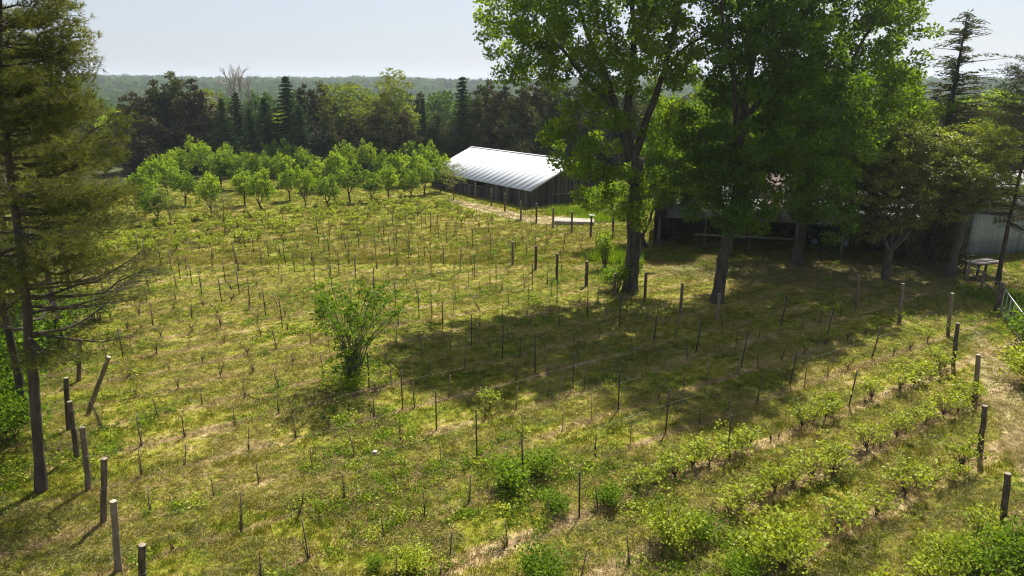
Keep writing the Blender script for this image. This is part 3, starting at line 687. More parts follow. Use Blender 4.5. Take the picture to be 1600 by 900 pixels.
def cedar(seed, Ht, Rb, mleaf, ncl=190, per=50, point=.75, lsz=.46):
    rng = np.random.default_rng(seed)
    env = lambda p: math.hypot(p[0], p[1]) < Rb * (max(0, 1 - p[2] / Ht) ** point) * (1.0 + .35 * math.sin(3 * math.atan2(p[1], p[0]) + p[2] * 1.1 + seed)) + .25 and math.hypot(p[0], p[1]) > Rb * .15 * (1 - p[2] / Ht)
    cl = sample_env(rng, ncl, env, (-Rb * 1.4, -Rb * 1.4, Ht * .08), (Rb * 1.4, Rb * 1.4, Ht), Rb * .2)
    wood = MB(); wood.tube(smooth_path([[0, 0, -.3], [.1, 0, Ht * .5], [0, .05, Ht * .98]], 9), np.linspace(Ht * .018, .02, 9), n=6)
    nodes = [((0, 0, Ht * q), .05) for q in np.linspace(.05, .95, 18)]
    connect(wood, nodes, cl, rng, droop=-.05)
    cr_ = Rb * .3 * (.7 + .6 * rng.random(len(cl))) * (1.15 - .6 * cl[:, 2] / Ht)
    p, idx, d = clump_leaves(rng, cl, cr_, per, .75, .3)
    dirs = d * .6 + np.array([0, 0, .55])
    cr = MB(); cr.leaves(p, lsz * (.6 + .8 * rng.random(len(p))), rng, .32, dirs=dirs, spread=.8, tint=np.clip(rng.random(len(cl))[idx] * .6 + rng.random(len(p)) * .4, 0, 1))
    return wood.mesh('cedar_trunk', M['bark_dark'], True), cr.mesh('cedar_crown', mleaf)
def bare_tree(seed, Ht, spread, mbark):
    rng = np.random.default_rng(seed); wood = MB()
    def grow(p, d, Lb, r, lv):
        n = 4; pts = [p]
        for q in range(n): d = d + rng.normal(size=3) * .12 + np.array([0, 0, .05]); d /= np.linalg.norm(d); pts.append(pts[-1] + d * Lb / n)
        pts = np.array(pts); wood.tube(pts, np.linspace(r, r * .6, n + 1), n=4 if lv > 1 else 6, cap=False)
        if lv < 5:
            for q in range(3 if lv < 4 else 2):
                a = rng.normal(size=3) * spread; nd = d + a; nd[2] = abs(nd[2]) * .9; nd /= np.linalg.norm(nd)
                grow(pts[-1 - (q % 2)], nd, Lb * (.62 + .15 * rng.random()), r * .64, lv + 1)
    grow(np.array([0, 0, -.2]), np.array([0, 0, 1.]), Ht * .36, Ht * .018, 0)
    return wood.mesh('bare_branches', mbark, False)
SP = [spruce(401 + i, 12, 3.6 + .3 * i, M['spruce'], spr=.55, dens=1.2) for i in range(3)]
SPN = spruce(411, 11, 2.0, M['spruce'])
CE = [cedar(421 + i, 11, 2.5 + .3 * i, M['cedar']) for i in range(3)]
CB = [cedar(431 + i, 11, 2.6, M['cedar_brown']) for i in range(2)]
def fwd(seed, mleaf, Ht=12, r=3.4, per=52, nc=110, ls=.34):
    st = [([[0, 0, 0], [0, 0, Ht * .35], [.2, 0, Ht * .75]], .2, .06), ([[0, 0, Ht * .3], [1.4, .4, Ht * .6]], .09, .03), ([[0, 0, Ht * .3], [-1.3, -.5, Ht * .62]], .09, .03)]
    env = anyof(ellip((0, 0, Ht * .66), (r, r, Ht * .33)), ellip((r * .35, 0, Ht * .5), (r * .8, r * .8, Ht * .25)))
    return broadleaf(seed, st, env, (-r * 1.3, -r * 1.3, Ht * .2), (r * 1.3, r * 1.3, Ht), nc, .8, .85, per, ls, mleaf, M['bark_dark'], name='far_broadleaf')
FB = [fwd(441, M['spring']), fwd(442, M['orchard'])]
SPRG = broadleaf(443, [([[0, 0, 0], [0, 0, 5], [.2, 0, 9.5]], .2, .05), ([[0, 0, 4], [.9, 0, 10]], .08, .02), ([[0, 0, 4], [-1.0, .3, 9.6]], .08, .02)], anyof(ellip((0, 0, 8.5), (2.0, 2.0, 4)), ellip((.8, 0, 6), (2.2, 2, 3))),
                 (-3, -3, 2.5), (3, 3, 12.4), 120, .65, .6, 34, .28, M['spring'], M['bark'], name='sparse_top')
BT = bare_tree(451, 14, .30, M['deadwood'])

def tl(kind, px, topy, Y, meshes, name, label, base_h, cat='tree', group='trees of the wood behind the orchard', wide=1.0):
    q = up_at(px, topy, Y); g0 = float(terrain(q[0], q[1])); s = (q[2] - g0) / base_h; s = max(.25, s)
    return place(name, meshes, (q[0], q[1]), (px * 1.7) % 6.28, (s * wide, s * wide, s), label, cat, group)
# foreground line, left to right:  pixel x, pixel y of the top, distance
line = [
 ('cedar', 205, 138, 98, CB[0], 'dark olive cedar at the left end of the tree line', 1.5), ('cedar', 238, 128, 102, CE[0], 'bushy cedar second from the left end of the tree line', 1.45),
 ('cedar', 272, 108, 104, CE[1], 'tall olive cedar with a flat ragged top, left of the bare tree', 1.5), ('cedar', 300, 124, 100, CB[1], 'brownish cedar just left of the bare tree', 1.45),
 ('broad', 327, 136, 112, FB[0], 'yellow green tree peeking out behind the bare tree', .7), ('spruce', 345, 152, 96, SP[0], 'dark spruce at the foot of the bare tree', 1.1),
 ('spruce', 367, 142, 99, SP[1], 'dark spruce just right of the bare tree', 1.1), ('spruce', 388, 168, 95, SP[2], 'shorter spruce between two taller ones above the orchard', 1.1),
 ('spruce', 412, 150, 97, SP[0], 'blue green spruce left of the tallest spruce', 1.2), ('spruce', 445, 117, 98, SP[1], 'tallest pointed spruce of the line above the orchard', 1.15),
 ('spruce', 466, 160, 95, SP[2], 'short spruce at the right foot of the tallest spruce', 1.2), ('cedar', 474, 124, 103, CB[0], 'brown cedar right of the tallest spruce', 1.1),
 ('cedar', 500, 122, 106, CE[2], 'cedar with a crooked bent top left of the yellow green tree', 1.0), ('broad', 536, 126, 106, FB[0], 'round yellow green tree standing out of the dark conifers', 1.25),
 ('cedar', 508, 165, 97, CE[0], 'dark cedar below the round yellow green tree', 1.0), ('cedar', 548, 178, 96, CB[1], 'brown cedar below the round yellow green tree on its right', 1.1),
 ('cedar', 590, 152, 98, CE[1], 'olive cedar left of the sparse topped tree', 1.2), ('broad', 613, 113, 104, SPRG, 'sparse topped pale green tree rising above the cedars', 1.2),
 ('cedar', 632, 168, 96, CB[0], 'brown cedar at the right foot of the sparse topped tree', 1.2), ('spruce', 660, 150, 98, SPN, 'narrow black green spruce in a gap of the tree line', 1.0),
 ('cedar', 682, 172, 98, CE[2], 'low olive cedar left of the pointed conifer by the barn', 1.1), ('spruce', 722, 117, 100, SPN, 'pointed dark conifer behind the ridge of the white roof', 1.5),
 ('cedar', 745, 150, 99, CE[0], 'dark cedar behind the left end of the white roof', 1.2), ('cedar', 762, 119, 103, CE[1], 'dark cedar with a ragged top behind the white roof', 1.25),
 ('cedar', 790, 124, 100, CB[1], 'brownish cedar behind the middle of the white roof', 1.3), ('cedar', 815, 128, 98, CE[2], 'dark cedar behind the right half of the white roof', 1.3),
 ('cedar', 840, 120, 101, CB[0], 'brown cedar behind the right end of the white roof', 1.35), ('cedar', 872, 126, 98, CE[0], 'dark cedar seen through the left foliage of the poplar', 1.4),
 ('cedar', 905, 120, 97, CE[1], 'dark cedar behind the forked poplar', 1.4), ('cedar', 945, 125, 95, CB[1], 'brownish cedar behind the forked poplar limbs', 1.4),
 ('cedar', 985, 130, 98, CE[2], 'cedar far behind the forks of the poplar', 1.4), ('cedar', 1030, 140, 95, CE[0], 'cedar far behind the bright green leafy tree', 1.4), ('cedar', 1080, 140, 98, CB[0], 'brown cedar far behind the grove', 1.4),
]
for kind, px, ty, Y, ms, lab, wd in line:
    bh = {'cedar': 11, 'spruce': 12, 'broad': 12}[kind]
    if ms is SPN: bh = 11
    nm = {'cedar': 'cedar_tree', 'spruce': 'spruce_tree', 'broad': 'broadleaf_tree'}[kind]
    tl(kind, px, ty, Y, ms, nm, lab, bh, wide=wd)
q = up_at(349, 90, 108)
o = place('bare_tree', (BT, None), (q[0], q[1]), 1.0, (q[2]) / 13.5, 'leafless grey tree standing above the spruces', 'tree', parts=('trunk', 'crown'))
q = at(528, 262)
place('dead_tree', (bare_tree(455, 9, .6, M['deadwood']), None), (q[0], q[1] - 6), 0, .8, 'grey dead scrub tree in front of the dark cedars', 'tree')
rr = random.Random(7)
# second and third ranks of the same wood, fill between the named trees
for i in range(46):
    px = 150 + i * 24 + rr.uniform(-8, 8); Y = rr.uniform(108, 124); ty = rr.uniform(152, 186)
    if 655 < px < 720: ty = rr.uniform(185, 200)
    ms, bh, nm = rr.choice([(CE[0], 11, 'cedar_tree'), (CE[1], 11, 'cedar_tree'), (CB[0], 11, 'cedar_tree'), (SP[2], 12, 'spruce_tree'), (FB[1], 12, 'broadleaf_tree'), (CB[1], 11, 'cedar_tree')])
    lab = {'cedar_tree': 'dark cedar in the rear rank of the wood behind the orchard', 'spruce_tree': 'spruce in the rear rank of the wood behind the orchard', 'broadleaf_tree': 'green broadleaf tree in the rear rank of the wood'}[nm]
    tl('', px, ty, Y, ms, nm, lab, bh, group={'cedar_tree': 'cedars of the rear rank', 'spruce_tree': 'spruces of the rear rank', 'broadleaf_tree': 'broadleaf trees of the rear rank'}[nm], wide=1.3)
# trees to the right behind the barns
for i, (px, ty, Y) in enumerate([(1140, 160, 88), (1190, 150, 84), (1240, 150, 86), (1300, 150, 82), (1345, 160, 80), (1395, 150, 84), (1430, 128, 80), (1465, 140, 88), (1520, 150, 84), (1560, 140, 90), (1600, 148, 86), (1650, 140, 84), (1700, 130, 80)]):
    tl('', px, ty, Y, [CE[0], FB[1], CE[1], CB[1]][i % 4], ['cedar_tree', 'broadleaf_tree'][i % 4 == 1], ['cedar', 'broadleaf tree'][i % 4 == 1] + ' in the wood behind the shed and white barn', 12 if i % 4 == 1 else 11,
       group=['cedars behind the white barn', 'broadleaf trees behind the white barn'][i % 4 == 1], wide=1.4)
tl('', 1418, 82, 60, CE[2], 'cedar_tree', 'dark cedar top showing against the sky right of the tallest crowns', 11, group=None, wide=.75)
# tall open-topped juniper and the dark pines at the right edge
JU = spruce(461, 14, 3.9, M['cedar'], gap=.72, droop=-.45, dens=.8, z0=.25, spr=.30, brk=1.5, prof=.6, wild=1, lw=.16)
q = up_at(1513, 14, 50)
place('tall_conifer', JU, (q[0], q[1]), .6, (q[2] / 14 * 1.15, q[2] / 14 * 1.15, q[2] / 14), 'tall conifer with an open ragged top against the sky at the right', 'tree')

def pine(seed, trunk, z0, z1, blen, nbr, sub, tuftL, mleaf, dead_z=None, side=None, nt_=7, nn=9):
    """near pine: real boughs, side twigs and needle tufts"""
    rng = np.random.default_rng(seed); wood = MB(); cr = MB()
    pa = smooth_path(trunk, 16, .02, rng); Ht = pa[-1][2]; ra = np.linspace(.16, .035, 16); ra[0] *= 1.25
    wood.tube(pa, ra, n=12, rough=.12, rng=rng)
    C = []; D = []; T = []
    for b in range(nbr):
        f = rng.random(); z = z0 + (z1 - z0) * f
        c = np.array([np.interp(z, pa[:, 2], pa[:, 0]), np.interp(z, pa[:, 2], pa[:, 1]), z])
        a = rng.random() * 6.283
        if side is not None and rng.random() < .45: a = side + rng.normal() * .55
        rel = (z - z0) / (Ht - z0); Lb = blen * (1 - rel * .72) * (.65 + .45 * rng.random())
        dr = np.array([math.cos(a), math.sin(a), 0]); dead = dead_z is not None and z < dead_z and rng.random() < .75
        up = rng.normal() * .1 + .08 + rel * .3
        pth = smooth_path([c, c + dr * Lb * .5 + [0, 0, Lb * (up * .4 - .05)], c + dr * Lb + [0, 0, Lb * (up + .06)]], 8, .05, rng)
        wood.tube(pth, np.linspace(.018 + .011 * Lb, .008, 8), n=5, cap=False)
        sv = np.array([-dr[1], dr[0], 0])
        ns = int(sub * Lb)
        for s_ in range(ns):
            t = .22 + .78 * (s_ + rng.random()) / ns; p = pth[0] + (pth[-1] - pth[0]) * t; ii = t * 7; i0 = int(min(6, ii)); p = pth[i0] + (pth[i0 + 1] - pth[i0]) * (ii - i0)
            sg = 1 if s_ % 2 else -1; Ls = (.35 + 1.05 * (1 - abs(t - .45))) * (.6 + .5 * rng.random()) * min(1, Lb / 3)
            dd = dr * .75 + sv * sg * (.9 - .4 * t) + np.array([0, 0, rng.normal() * .16 + .05]); dd /= np.linalg.norm(dd)
            e = p + dd * Ls; wood.segs([p], [e], .008 if not dead else .01, .003, 3)
            if dead:
                for z_ in range(3):
                    m_ = p + dd * Ls * rng.random(); wood.segs([m_], [m_ + rng.normal(size=3) * .22], .005, .002, 3)
                if rng.random() < .75: continue
            tt = (.25 + .75 * (np.arange(nt_) + rng.random(nt_)) / nt_)[:, None]
            q = p + dd * Ls * tt + rng.normal(size=(nt_, 3)) * np.array([.13, .13, .06])
            C.append(q); D.append(np.tile(dd + np.array([0, 0, .45]), (nt_, 1))); T.append(np.clip(rng.random() * .55 + rng.random(nt_) * .45, 0, 1))
    C = np.vstack(C); D = np.vstack(D); T = np.concatenate(T)
    cr.needles(C, tuftL, rng, dirs=D, n=nn, wid=.0085, spread=.85, tint=T)
    return wood.mesh('pine_trunk', M['bark_pine'], True), cr.mesh('pine_crown', mleaf)
PB = at(65, 766)
ptr = limb(PB, [(65, 766), (53, 620), (42, 480), (24, 330), (8, 200), (0, 80), (0, -60)], PB[1], PB[1] + .6); ptr[0] = [0, 0, 0]
PN = pine(471, ptr, 4.9, 15.0, 3.9, 130, 7.5, .18, M['pine'], dead_z=6.6, side=.25, nt_=8)
place('pine_tree', PN, PB, label='nearest pine with a bare grey lower trunk and olive needles at the left edge', cat='tree')
PN2 = pine(472, [[0, 0, 0], [.1, 0, 4], [.0, 0, 9], [.1, 0, 15]], 3.8, 14.6, 4.6, 80, 5.2, .19, M['pine'], dead_z=5.2, side=0.1)
p2 = at(42, 662)
place('pine_tree', PN2, p2, label='second pine just behind the nearest one, its foot in shade', cat='tree')
for n_, (px, py, rz, s, lab) in enumerate([(100, 560, 1.9, 1.02, 'pine behind the leaning fence post at the left'), (-25, 560, 3.0, 1.05, 'pine at the very left edge behind the front pair'), (40, 500, 4.4, 1.1, 'farther pine at the left edge behind the second one'), (112, 470, 5.2, .9, 'pine with its crown above the left ends of the rows')]):
    pp = at(px, py); place('pine_tree', PN2, pp, rz, s, lab, 'tree')
_d = PN2[1].copy(); _d.materials.clear(); _d.materials.append(M['cedar']); PND = (PN2[0], _d)
o = place('cedar_tree', CE[0], at(1458, 414), 1.0, (.62, .62, .74), 'dark cedar at the right end of the open shed', 'tree')
for n_, (px, py, Y, rz, s, lab) in enumerate([(1583, 0, 41.0, 2.2, .92, 'dark double trunked pine beside the gate'), (1640, 0, 43.0, .7, .95, 'pine at the right edge of the picture beyond the gate')]):
    q = up_at(px, 330, Y)
    place('pine_tree', PND, (q[0], q[1]), rz, s, lab, 'tree')
# green undergrowth below the left pines
ub = bush_mesh(21, 1.3, 1.6, 1800, .14, M['weed'], 18)
for i, (px, py, s) in enumerate([(15, 600, 1.3), (70, 560, 1.2), (10, 690, 1.0), (100, 520, 1.2), (45, 530, 1.4), (150, 500, .9), (20, 640, 1.1)]):
    put_bush('understorey_bush', ub, px, py, ['leafy bush at the left edge behind the second pine', 'leafy bush between the two front pines', 'small leafy bush low at the left edge', 'leafy bush behind the upright left fence post', 'large leafy bush in the shade of the left pines', 'small leafy bush at the left ends of the rows', 'leafy bush next to the foot of the second pine'][i], s, i * 1.3)

# --- far woods on the hills
def far_protos():
    out = []
    for i, (ml, sh) in enumerate([(M['farwood'], 0), (M['farwood'], 0), (M['farwood'], 0), (M['cedar'], 1), (M['spruce'], 1)]):
        rng = np.random.default_rng(500 + i); b = MB()
        if sh: env = lambda p: math.hypot(p[0], p[1]) < 2.4 * (1 - p[2] / 12) + .3
        else: env = ellip((0, 0, 6.5), (3.6, 3.6, 5))
        cl = sample_env(rng, 38, env, (-4, -4, 1.5), (4, 4, 12), .8)
        p, idx, d = clump_leaves(rng, cl, 1.15, 16, .7, .6)
        b.leaves(p, 1.0 * (.6 + .6 * rng.random(len(p))), rng, .75, .1, tint=np.clip(rng.random(len(cl))[idx] * .7 + .3 * rng.random(len(p)), 0, 1))
        b.tube([[0, 0, -2], [0, 0, 8]], [.25, .1], n=4)
        out.append(proto('far_tree', b, ml))
    return out
def far_pts():
    rng = np.random.default_rng(77); A = []; S = []
    for d0, d1, area, s in ((135, 300, 22, .8), (300, 800, 55, 1.15), (800, 2400, 170, 1.5)):
        th0 = R(44); n = int((th0 * (d1 ** 2 - d0 ** 2)) / area)
        d = np.sqrt(d0 ** 2 + (d1 ** 2 - d0 ** 2) * rng.random(n)); th = (rng.random(n) * 2 - 1) * th0
        x = np.sin(th) * d; y = 10 + np.cos(th) * d
        z = terrain(x, y) - .5 * (s - 1) * 4
        A.append(np.c_[x, y, z]); S.append((.75 + .5 * rng.random(n)) * s * np.ones(n) * (1 if s < 2 else .8))
    return np.vstack(A), np.concatenate(S)
fp, fs = far_pts()
scatter('far_woods', fp, fs, far_protos(), 'wooded hills fading into the haze')

# ------------------------------------------------------------ barn with the white roof
def rot2(v, a): return np.array([v[0] * math.cos(a) - v[1] * math.sin(a), v[0] * math.sin(a) + v[1] * math.cos(a)])
def barn():
    # local x runs along the gable (36.5 deg), local y along the ridge
    LY, W, EH, RH = 19.6, 12.2, 1.85, 4.35
    a = R(36.5); o = empty('barn', (1.75, 68.7, 0), a, 'low weathered plank barn with a broad white metal roof beyond the vineyard', 'barn')
    rng = random.Random(3)
    pw = .21
    pm = MB().box((0, 0, .5), (1, 1, 1)).mesh('plank', M['plank']); pp = MB().box((0, 0, .5), (1, 1, 1)).mesh('plank', M['plank_pale'])
    cnt = 0
    # gable wall towards the camera's right: plane y=0, x 0..W
    x = 0.12
    while x < W - .1:
        ww = pw * rng.uniform(.8, 1.15); xc = x + ww / 2; top = EH + (RH - EH) * (1 - abs(xc - W / 2) / (W / 2)) - .08
        q = link('plank', pp if rng.random() < .22 else pm, o, (xc, rng.uniform(-.012, .012), -.1)); q.scale = (ww - rng.uniform(.015, .045), .03, top + .1 - rng.uniform(0, .03)); x += ww
    # long front wall: plane x=0, y 0..LY ; closed near end, open bay beyond it
    y = .12
    while y < LY - .1:
        ww = pw * rng.uniform(.8, 1.15); yc = y + ww / 2; bay = 8.0 < yc < 15.0
        hgt = (.95 if bay else EH - .10) - rng.uniform(0, .05)
        if not bay and rng.random() < .06: y += ww; continue
        q = link('plank', pp if rng.random() < .3 else pm, o, (rng.uniform(-.012, .012), yc, -.1)); q.scale = (.03, ww - rng.uniform(.02, .06), hgt + .1); y += ww
    MB().box((-.06, 11.5, 1.12), (.07, 7.2, .16)).obj('rail', M['plank_pale'], o)
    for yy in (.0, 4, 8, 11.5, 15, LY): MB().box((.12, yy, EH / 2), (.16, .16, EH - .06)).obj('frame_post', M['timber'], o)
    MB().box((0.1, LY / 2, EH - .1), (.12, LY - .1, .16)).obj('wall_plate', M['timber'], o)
    MB().box((W, LY / 2, EH / 2), (.05, LY - .2, EH)).obj('rear_wall', M['plank'], o)
    MB().add([[.1, LY, 0], [W - .1, LY, 0], [W - .1, LY, EH], [W / 2, LY, RH - .1], [.1, LY, EH]], None, [[0, 1, 2], [0, 2, 3], [0, 3, 4]]).obj('far_gable_wall', M['plank'], o)
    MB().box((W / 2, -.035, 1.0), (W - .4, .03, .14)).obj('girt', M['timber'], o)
    # roof sheets, each with raised ribs and its own slight misfit
    nsh = 20; ov = .35; y0 = -.45; y1 = LY + .3; sw = (y1 - y0) / nsh
    slope = math.atan2(RH - EH, W / 2); Ls = math.hypot(RH - EH, W / 2) + ov
    for side in (0, 1):
        for i in range(nsh):
            mb = MB(); s0 = 0
            wv = sw + .02
            mb.box((Ls / 2, wv / 2, 0), (Ls, wv, .018))
            for rb in (.02, .5):
                mb.box((Ls / 2, wv * rb + .03, .014), (Ls - .004, .03, .012))
            if i == 0: mb.box((Ls / 2, .012, -.06), (Ls - .01, .02, .12))
            s_ = mb.obj('roof_sheet', M['roof'], o)
            if side == 0:
                s_.location = (-ov * math.cos(slope), y0 + i * sw, EH + .06 - ov * math.sin(slope) + rng.uniform(-.003, .003)); s_.rotation_euler = (0, -slope, 0)
            else:
                s_.location = (W + ov * math.cos(slope), y0 + i * sw + sw, EH + .06 - ov * math.sin(slope)); s_.rotation_euler = (0, -slope, math.pi)
    MB().box((W / 2, LY / 2 - .05, RH + .085), (.34, y1 - y0 + .04, .03)).obj('ridge_cap', M['roof'], o)
barn()

# ------------------------------------------------------------ open shed on the right
def shed():
    a0 = np.array([30.3, 46.6]); dirv = R(166)      # front line runs to the left and back
    LX = 20.0; D = 8.5; EH = 2.45; BH = 4.7
    o = empty('open_shed', (a0[0], a0[1], 0), dirv, 'long open fronted shed with a rusty sheet roof under the grove', 'shed')
    # local x along the front, local -y is to the back
    rng = random.Random(5)
    for i, x in enumerate([.2, 3.4, 6.6, 9.8, 13, 16.2, 19.6]):
        MB().box((x, 0, EH / 2 - .04), (.18, .18, EH)).obj('post', M['plank_pale'], o)
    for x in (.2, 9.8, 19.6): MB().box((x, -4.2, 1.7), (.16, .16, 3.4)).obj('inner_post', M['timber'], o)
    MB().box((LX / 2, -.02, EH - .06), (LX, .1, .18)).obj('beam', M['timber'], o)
    MB().box((13.4, .14, 1.15), (7.2, .07, .14)).obj('rail', M['plank_pale'], o)
    pm = MB().box((0, 0, .5), (1, 1, 1)).mesh('wall_plank', M['plank'])
    y = 0
    for sx in (-.02, LX):
        y = .3
        while y < D - .2:
            hh = EH + (BH - EH) * y / D - .1; q = link('wall_plank', pm, o, (sx, -y, -.05)); q.scale = (.03, .28, hh); y += .3
    x = .1
    while x < LX: q = link('wall_plank', pm, o, (x, -D + .05, -.05)); q.scale = (.297, .03, BH - .15); x += .3
    sl = math.atan2(BH - EH, D); Ls = (D + .7) / math.cos(sl)
    n = 22
    for i in range(n):
        for j, (m_, l0, l1, dz) in enumerate((('roof_grey', 0, 4.2, 0), ('roof_rust', 4.1, Ls, .02))):
            mb = MB(); wv = LX / n + .03
            mb.box((0, 0, 0), (wv, l1 - l0, .015))
            for rb in (-.35, 0, .35): mb.box((rb * wv, 0, .018), (.05, l1 - l0 - .004, .024))
            mm = m_ if rng.random() > .18 else ('roof_rust' if j == 0 else 'roof_grey')
            s_ = mb.obj('roof_sheet', M[mm], o); mid = (l0 + l1) / 2 - .5
            s_.location = ((i + .5) * LX / n, -mid * math.cos(sl), EH + .08 + mid * math.sin(sl) + dz + rng.uniform(0, .006)); s_.rotation_euler = (-sl, 0, 0)
shed()
def wagon():
    p = at(1330, 402); o = empty('farm_wagon', (p[0], p[1] + 4.0, 0), R(-14), 'old flat farm wagon parked inside the open shed', 'wagon')
    for i in range(7): MB().box((0, -.75 + i * .25, .95), (3.2, .235, .05)).obj('deck_plank', M['plank'], o)
    for s_ in (-.6, .6): MB().box((0, s_, .86), (3.1, .1, .12)).obj('chassis_rail', M['timber'], o)
    for x in (-1.1, 1.1):
        MB().tube([[x, -.8, .42], [x, .8, .42]], .04, 8).obj('axle', M['steel'], o)
        for y in (-.85, .85):
            wh = MB(); an = np.linspace(0, 2 * math.pi, 21); wh.tube(np.c_[x + .34 * np.cos(an), np.full(21, y), .42 + .34 * np.sin(an)], .085, 6, cap=False)
            w_ = wh.obj('wheel', M['rubber'], o, smooth=True); MB().tube([[x, y - .05, .42], [x, y + .05, .42]], [.24, .24], 12).obj('rim', M['steel'], w_)
wagon()

def white_barn():
    p = at(1492, 408); a = R(16); o = empty('white_barn', (p[0] + 1.6, p[1] + 1.2, 0), a, 'pale siding barn with a row of narrow windows at the right edge', 'barn')
    W, D, EH, RH = 9.0, 8.0, 3.6, 5.4
    pn = MB()
    pn.box((0, 0, 1.8), (.30, .03, 3.6)); pn.box((-.12, -.02, 1.8), (.04, .03, 3.6)); pn.box((.06, -.02, 1.8), (.03, .02, 3.59)); pm = pn.mesh('siding_panel', M['siding'])
    x = .15
    while x < W: link('siding_panel', pm, o, (x, 0, 0)); x += .3
    y = .15
    while y < D: link('siding_panel', pm, o, (0, y, 0), (0, 0, R(-90))); y += .3
    MB().box((W, D / 2, EH / 2), (.04, D, EH)).obj('end_wall', M['siding'], o); MB().box((W / 2, D, EH / 2), (W, .04, EH)).obj('rear_wall', M['siding'], o)
    for sx in (.0, W): MB().add([[sx, 0, EH], [sx, D, EH], [sx, D / 2, RH]], None, [[0, 1, 2]]).obj('gable', M['siding'], o)
    for i in range(9):
        x0 = 2.0 + i * .42
        f_ = MB().box((x0, -.045, 2.75), (.36, .05, .75)).obj('window', M['siding'], o); MB().box((x0, -.075, 2.75), (.26, .02, .63)).obj('pane', M['glass'], f_)
    sl = math.atan2(RH - EH, D / 2); Ls = math.hypot(RH - EH, D / 2) + .4
    for i in range(10):
        for sd_ in (0, 1):
            mb = MB(); mb.box((0, -Ls / 2 + .0, 0), (.97, Ls, .02)); mb.box((-.45, -Ls / 2, .025), (.04, Ls - .01, .03))
            s_ = mb.obj('roof_sheet', M['roof_grey'], o); s_.location = (i * .96 + .25, D / 2, RH + .08); s_.rotation_euler = (sl, 0, 0) if sd_ == 0 else (sl, 0, math.pi)
white_barn()

def small_building(name, p, rz, W, D, Hh, mw, mr, label, cat='shed'):
    o = empty(name, (p[0], p[1], float(terrain(p[0], p[1]))), rz, label, cat)
    b = MB(); b.box((0, 0, Hh / 2 - .1), (W, D, Hh + .2)); b.obj('wall', mw, o)
    for s_ in (-1, 1): MB().add([[s_ * W / 2, -D / 2, Hh], [s_ * W / 2, D / 2, Hh], [s_ * W / 2, 0, Hh + D * .22]], None, [[0, 1, 2]]).obj('gable', mw, o)
    sl = math.atan(.44)
    for s_ in (0, 1):
        r_ = MB().box((0, -D * .27, 0), (W + .5, D * .56 / math.cos(sl) * .98, .05)).obj('roof', mr, o); r_.location = (0, 0, Hh + D * .22 + .03); r_.rotation_euler = (sl, 0, math.pi * s_)
    d_ = MB().box((W * .2, -D / 2 - .03, 1.0), (.9, .04, 2.0)).obj('door', M['timber'], o); MB().box((W * .2 + .35, -D / 2 - .07, 1.0), (.05, .05, .12)).obj('handle', M['steel'], d_)
    w_ = MB().box((-W * .2, -D / 2 - .03, 1.5), (.9, .05, .8)).obj('window', M['plank_pale'], o); MB().box((-W * .2, -D / 2 - .06, 1.5), (.76, .02, .66)).obj('pane', M['glass'], w_)
q = up_at(410, 214, 101); small_building('garden_shed', (q[0], q[1] + 3), R(10), 5, 4, 2.3, M['siding'], M['roof'], 'white roofed shed glimpsed between the spruces behind the orchard')
q = at(1085, 355); small_building('store_shed', (q[0] + .2, q[1] + 4), R(-12), 4.6, 3.6, 2.2, M['siding'], M['roof_grey'], 'small pale shed half hidden behind the shade tree')

# ------------------------------------------------------------ posts, stakes and wires of the vineyard
def wood_post(seed, h, r=.075):
    rng = np.random.default_rng(seed); b = MB(); n = 7
    zz = np.linspace(-.3, h, n); pa = np.c_[rng.normal(size=n) * .006, rng.normal(size=n) * .006, zz]
    b.tube(pa, r * (1.04 - .08 * np.linspace(0, 1, n)), n=10, cap=False, rough=.10, rng=rng)
    an = np.arange(10) * .6283; rt = r * .93
    V = np.vstack([np.c_[pa[-1, 0] + rt * np.cos(an), pa[-1, 1] + rt * np.sin(an), np.full(10, h + .004)], [[pa[-1, 0], pa[-1, 1], h + .012]]])
    b.add(V, f3=[[i, (i + 1) % 10, 10] for i in range(10)], m=1)
    # staples / wire turns
    for z in (h * .55, h * .86): b.tube([[r * 1.02 * math.cos(q), r * 1.02 * math.sin(q), z] for q in np.linspace(0, 6.283, 11)], .006, 3, m=2, cap=False)
    return b.mesh('wooden_post', [M['post'], M['post_top'], M['wire']], True)
WP = [wood_post(i, 1.85, .085) for i in range(5)]
def put_post(xy, h, label, group, lean=(0, 0), v=0, thick=1.0):
    o = link('wooden_post', WP[v % 5]); o.location = (xy[0], xy[1], float(terrain(xy[0], xy[1]))); s = h / 1.85
    o.scale = (thick, thick, s); o.rotation_euler = (lean[1], lean[0], 0)
    return tag(o, label, 'fence post', group)
ords = ['nearest', 'second nearest', 'third nearest', 'fourth nearest', 'fifth nearest', 'sixth nearest', 'seventh nearest', 'eighth nearest', 'ninth nearest', 'tenth nearest']
def lean_of(px, py, tx, ty):
    b = at(px, py); q = up_at(tx, ty, b[1]); return float(np.hypot(q[0] - b[0], q[2])), (math.atan2(q[0] - b[0], q[2]), 0)
LEFT = [((px, py), *lean_of(px, py, tx, ty)) for px, py, tx, ty in ((223, 945, 222, 852), (185, 891, 177, 782), (162, 817, 163, 717), (139, 764, 129, 668), (121, 716, 109, 628), (108, 672, 103, 591), (143, 630, 170, 557), (123, 595, 125, 530))]
for i, ((px, py), h, ln) in enumerate(LEFT):
    lab = f"{ords[i]} wooden post of the left fence line" + (', cut off by the bottom of the picture' if i == 0 else ', leaning strongly to the right' if i == 6 else ', upright beside the pines' if i == 7 else ', leaning to the left' if ln[0] < -.08 else ', standing in the grass')
    put_post(at(px, py), h, lab, 'wooden posts of the left fence line', ln, i)
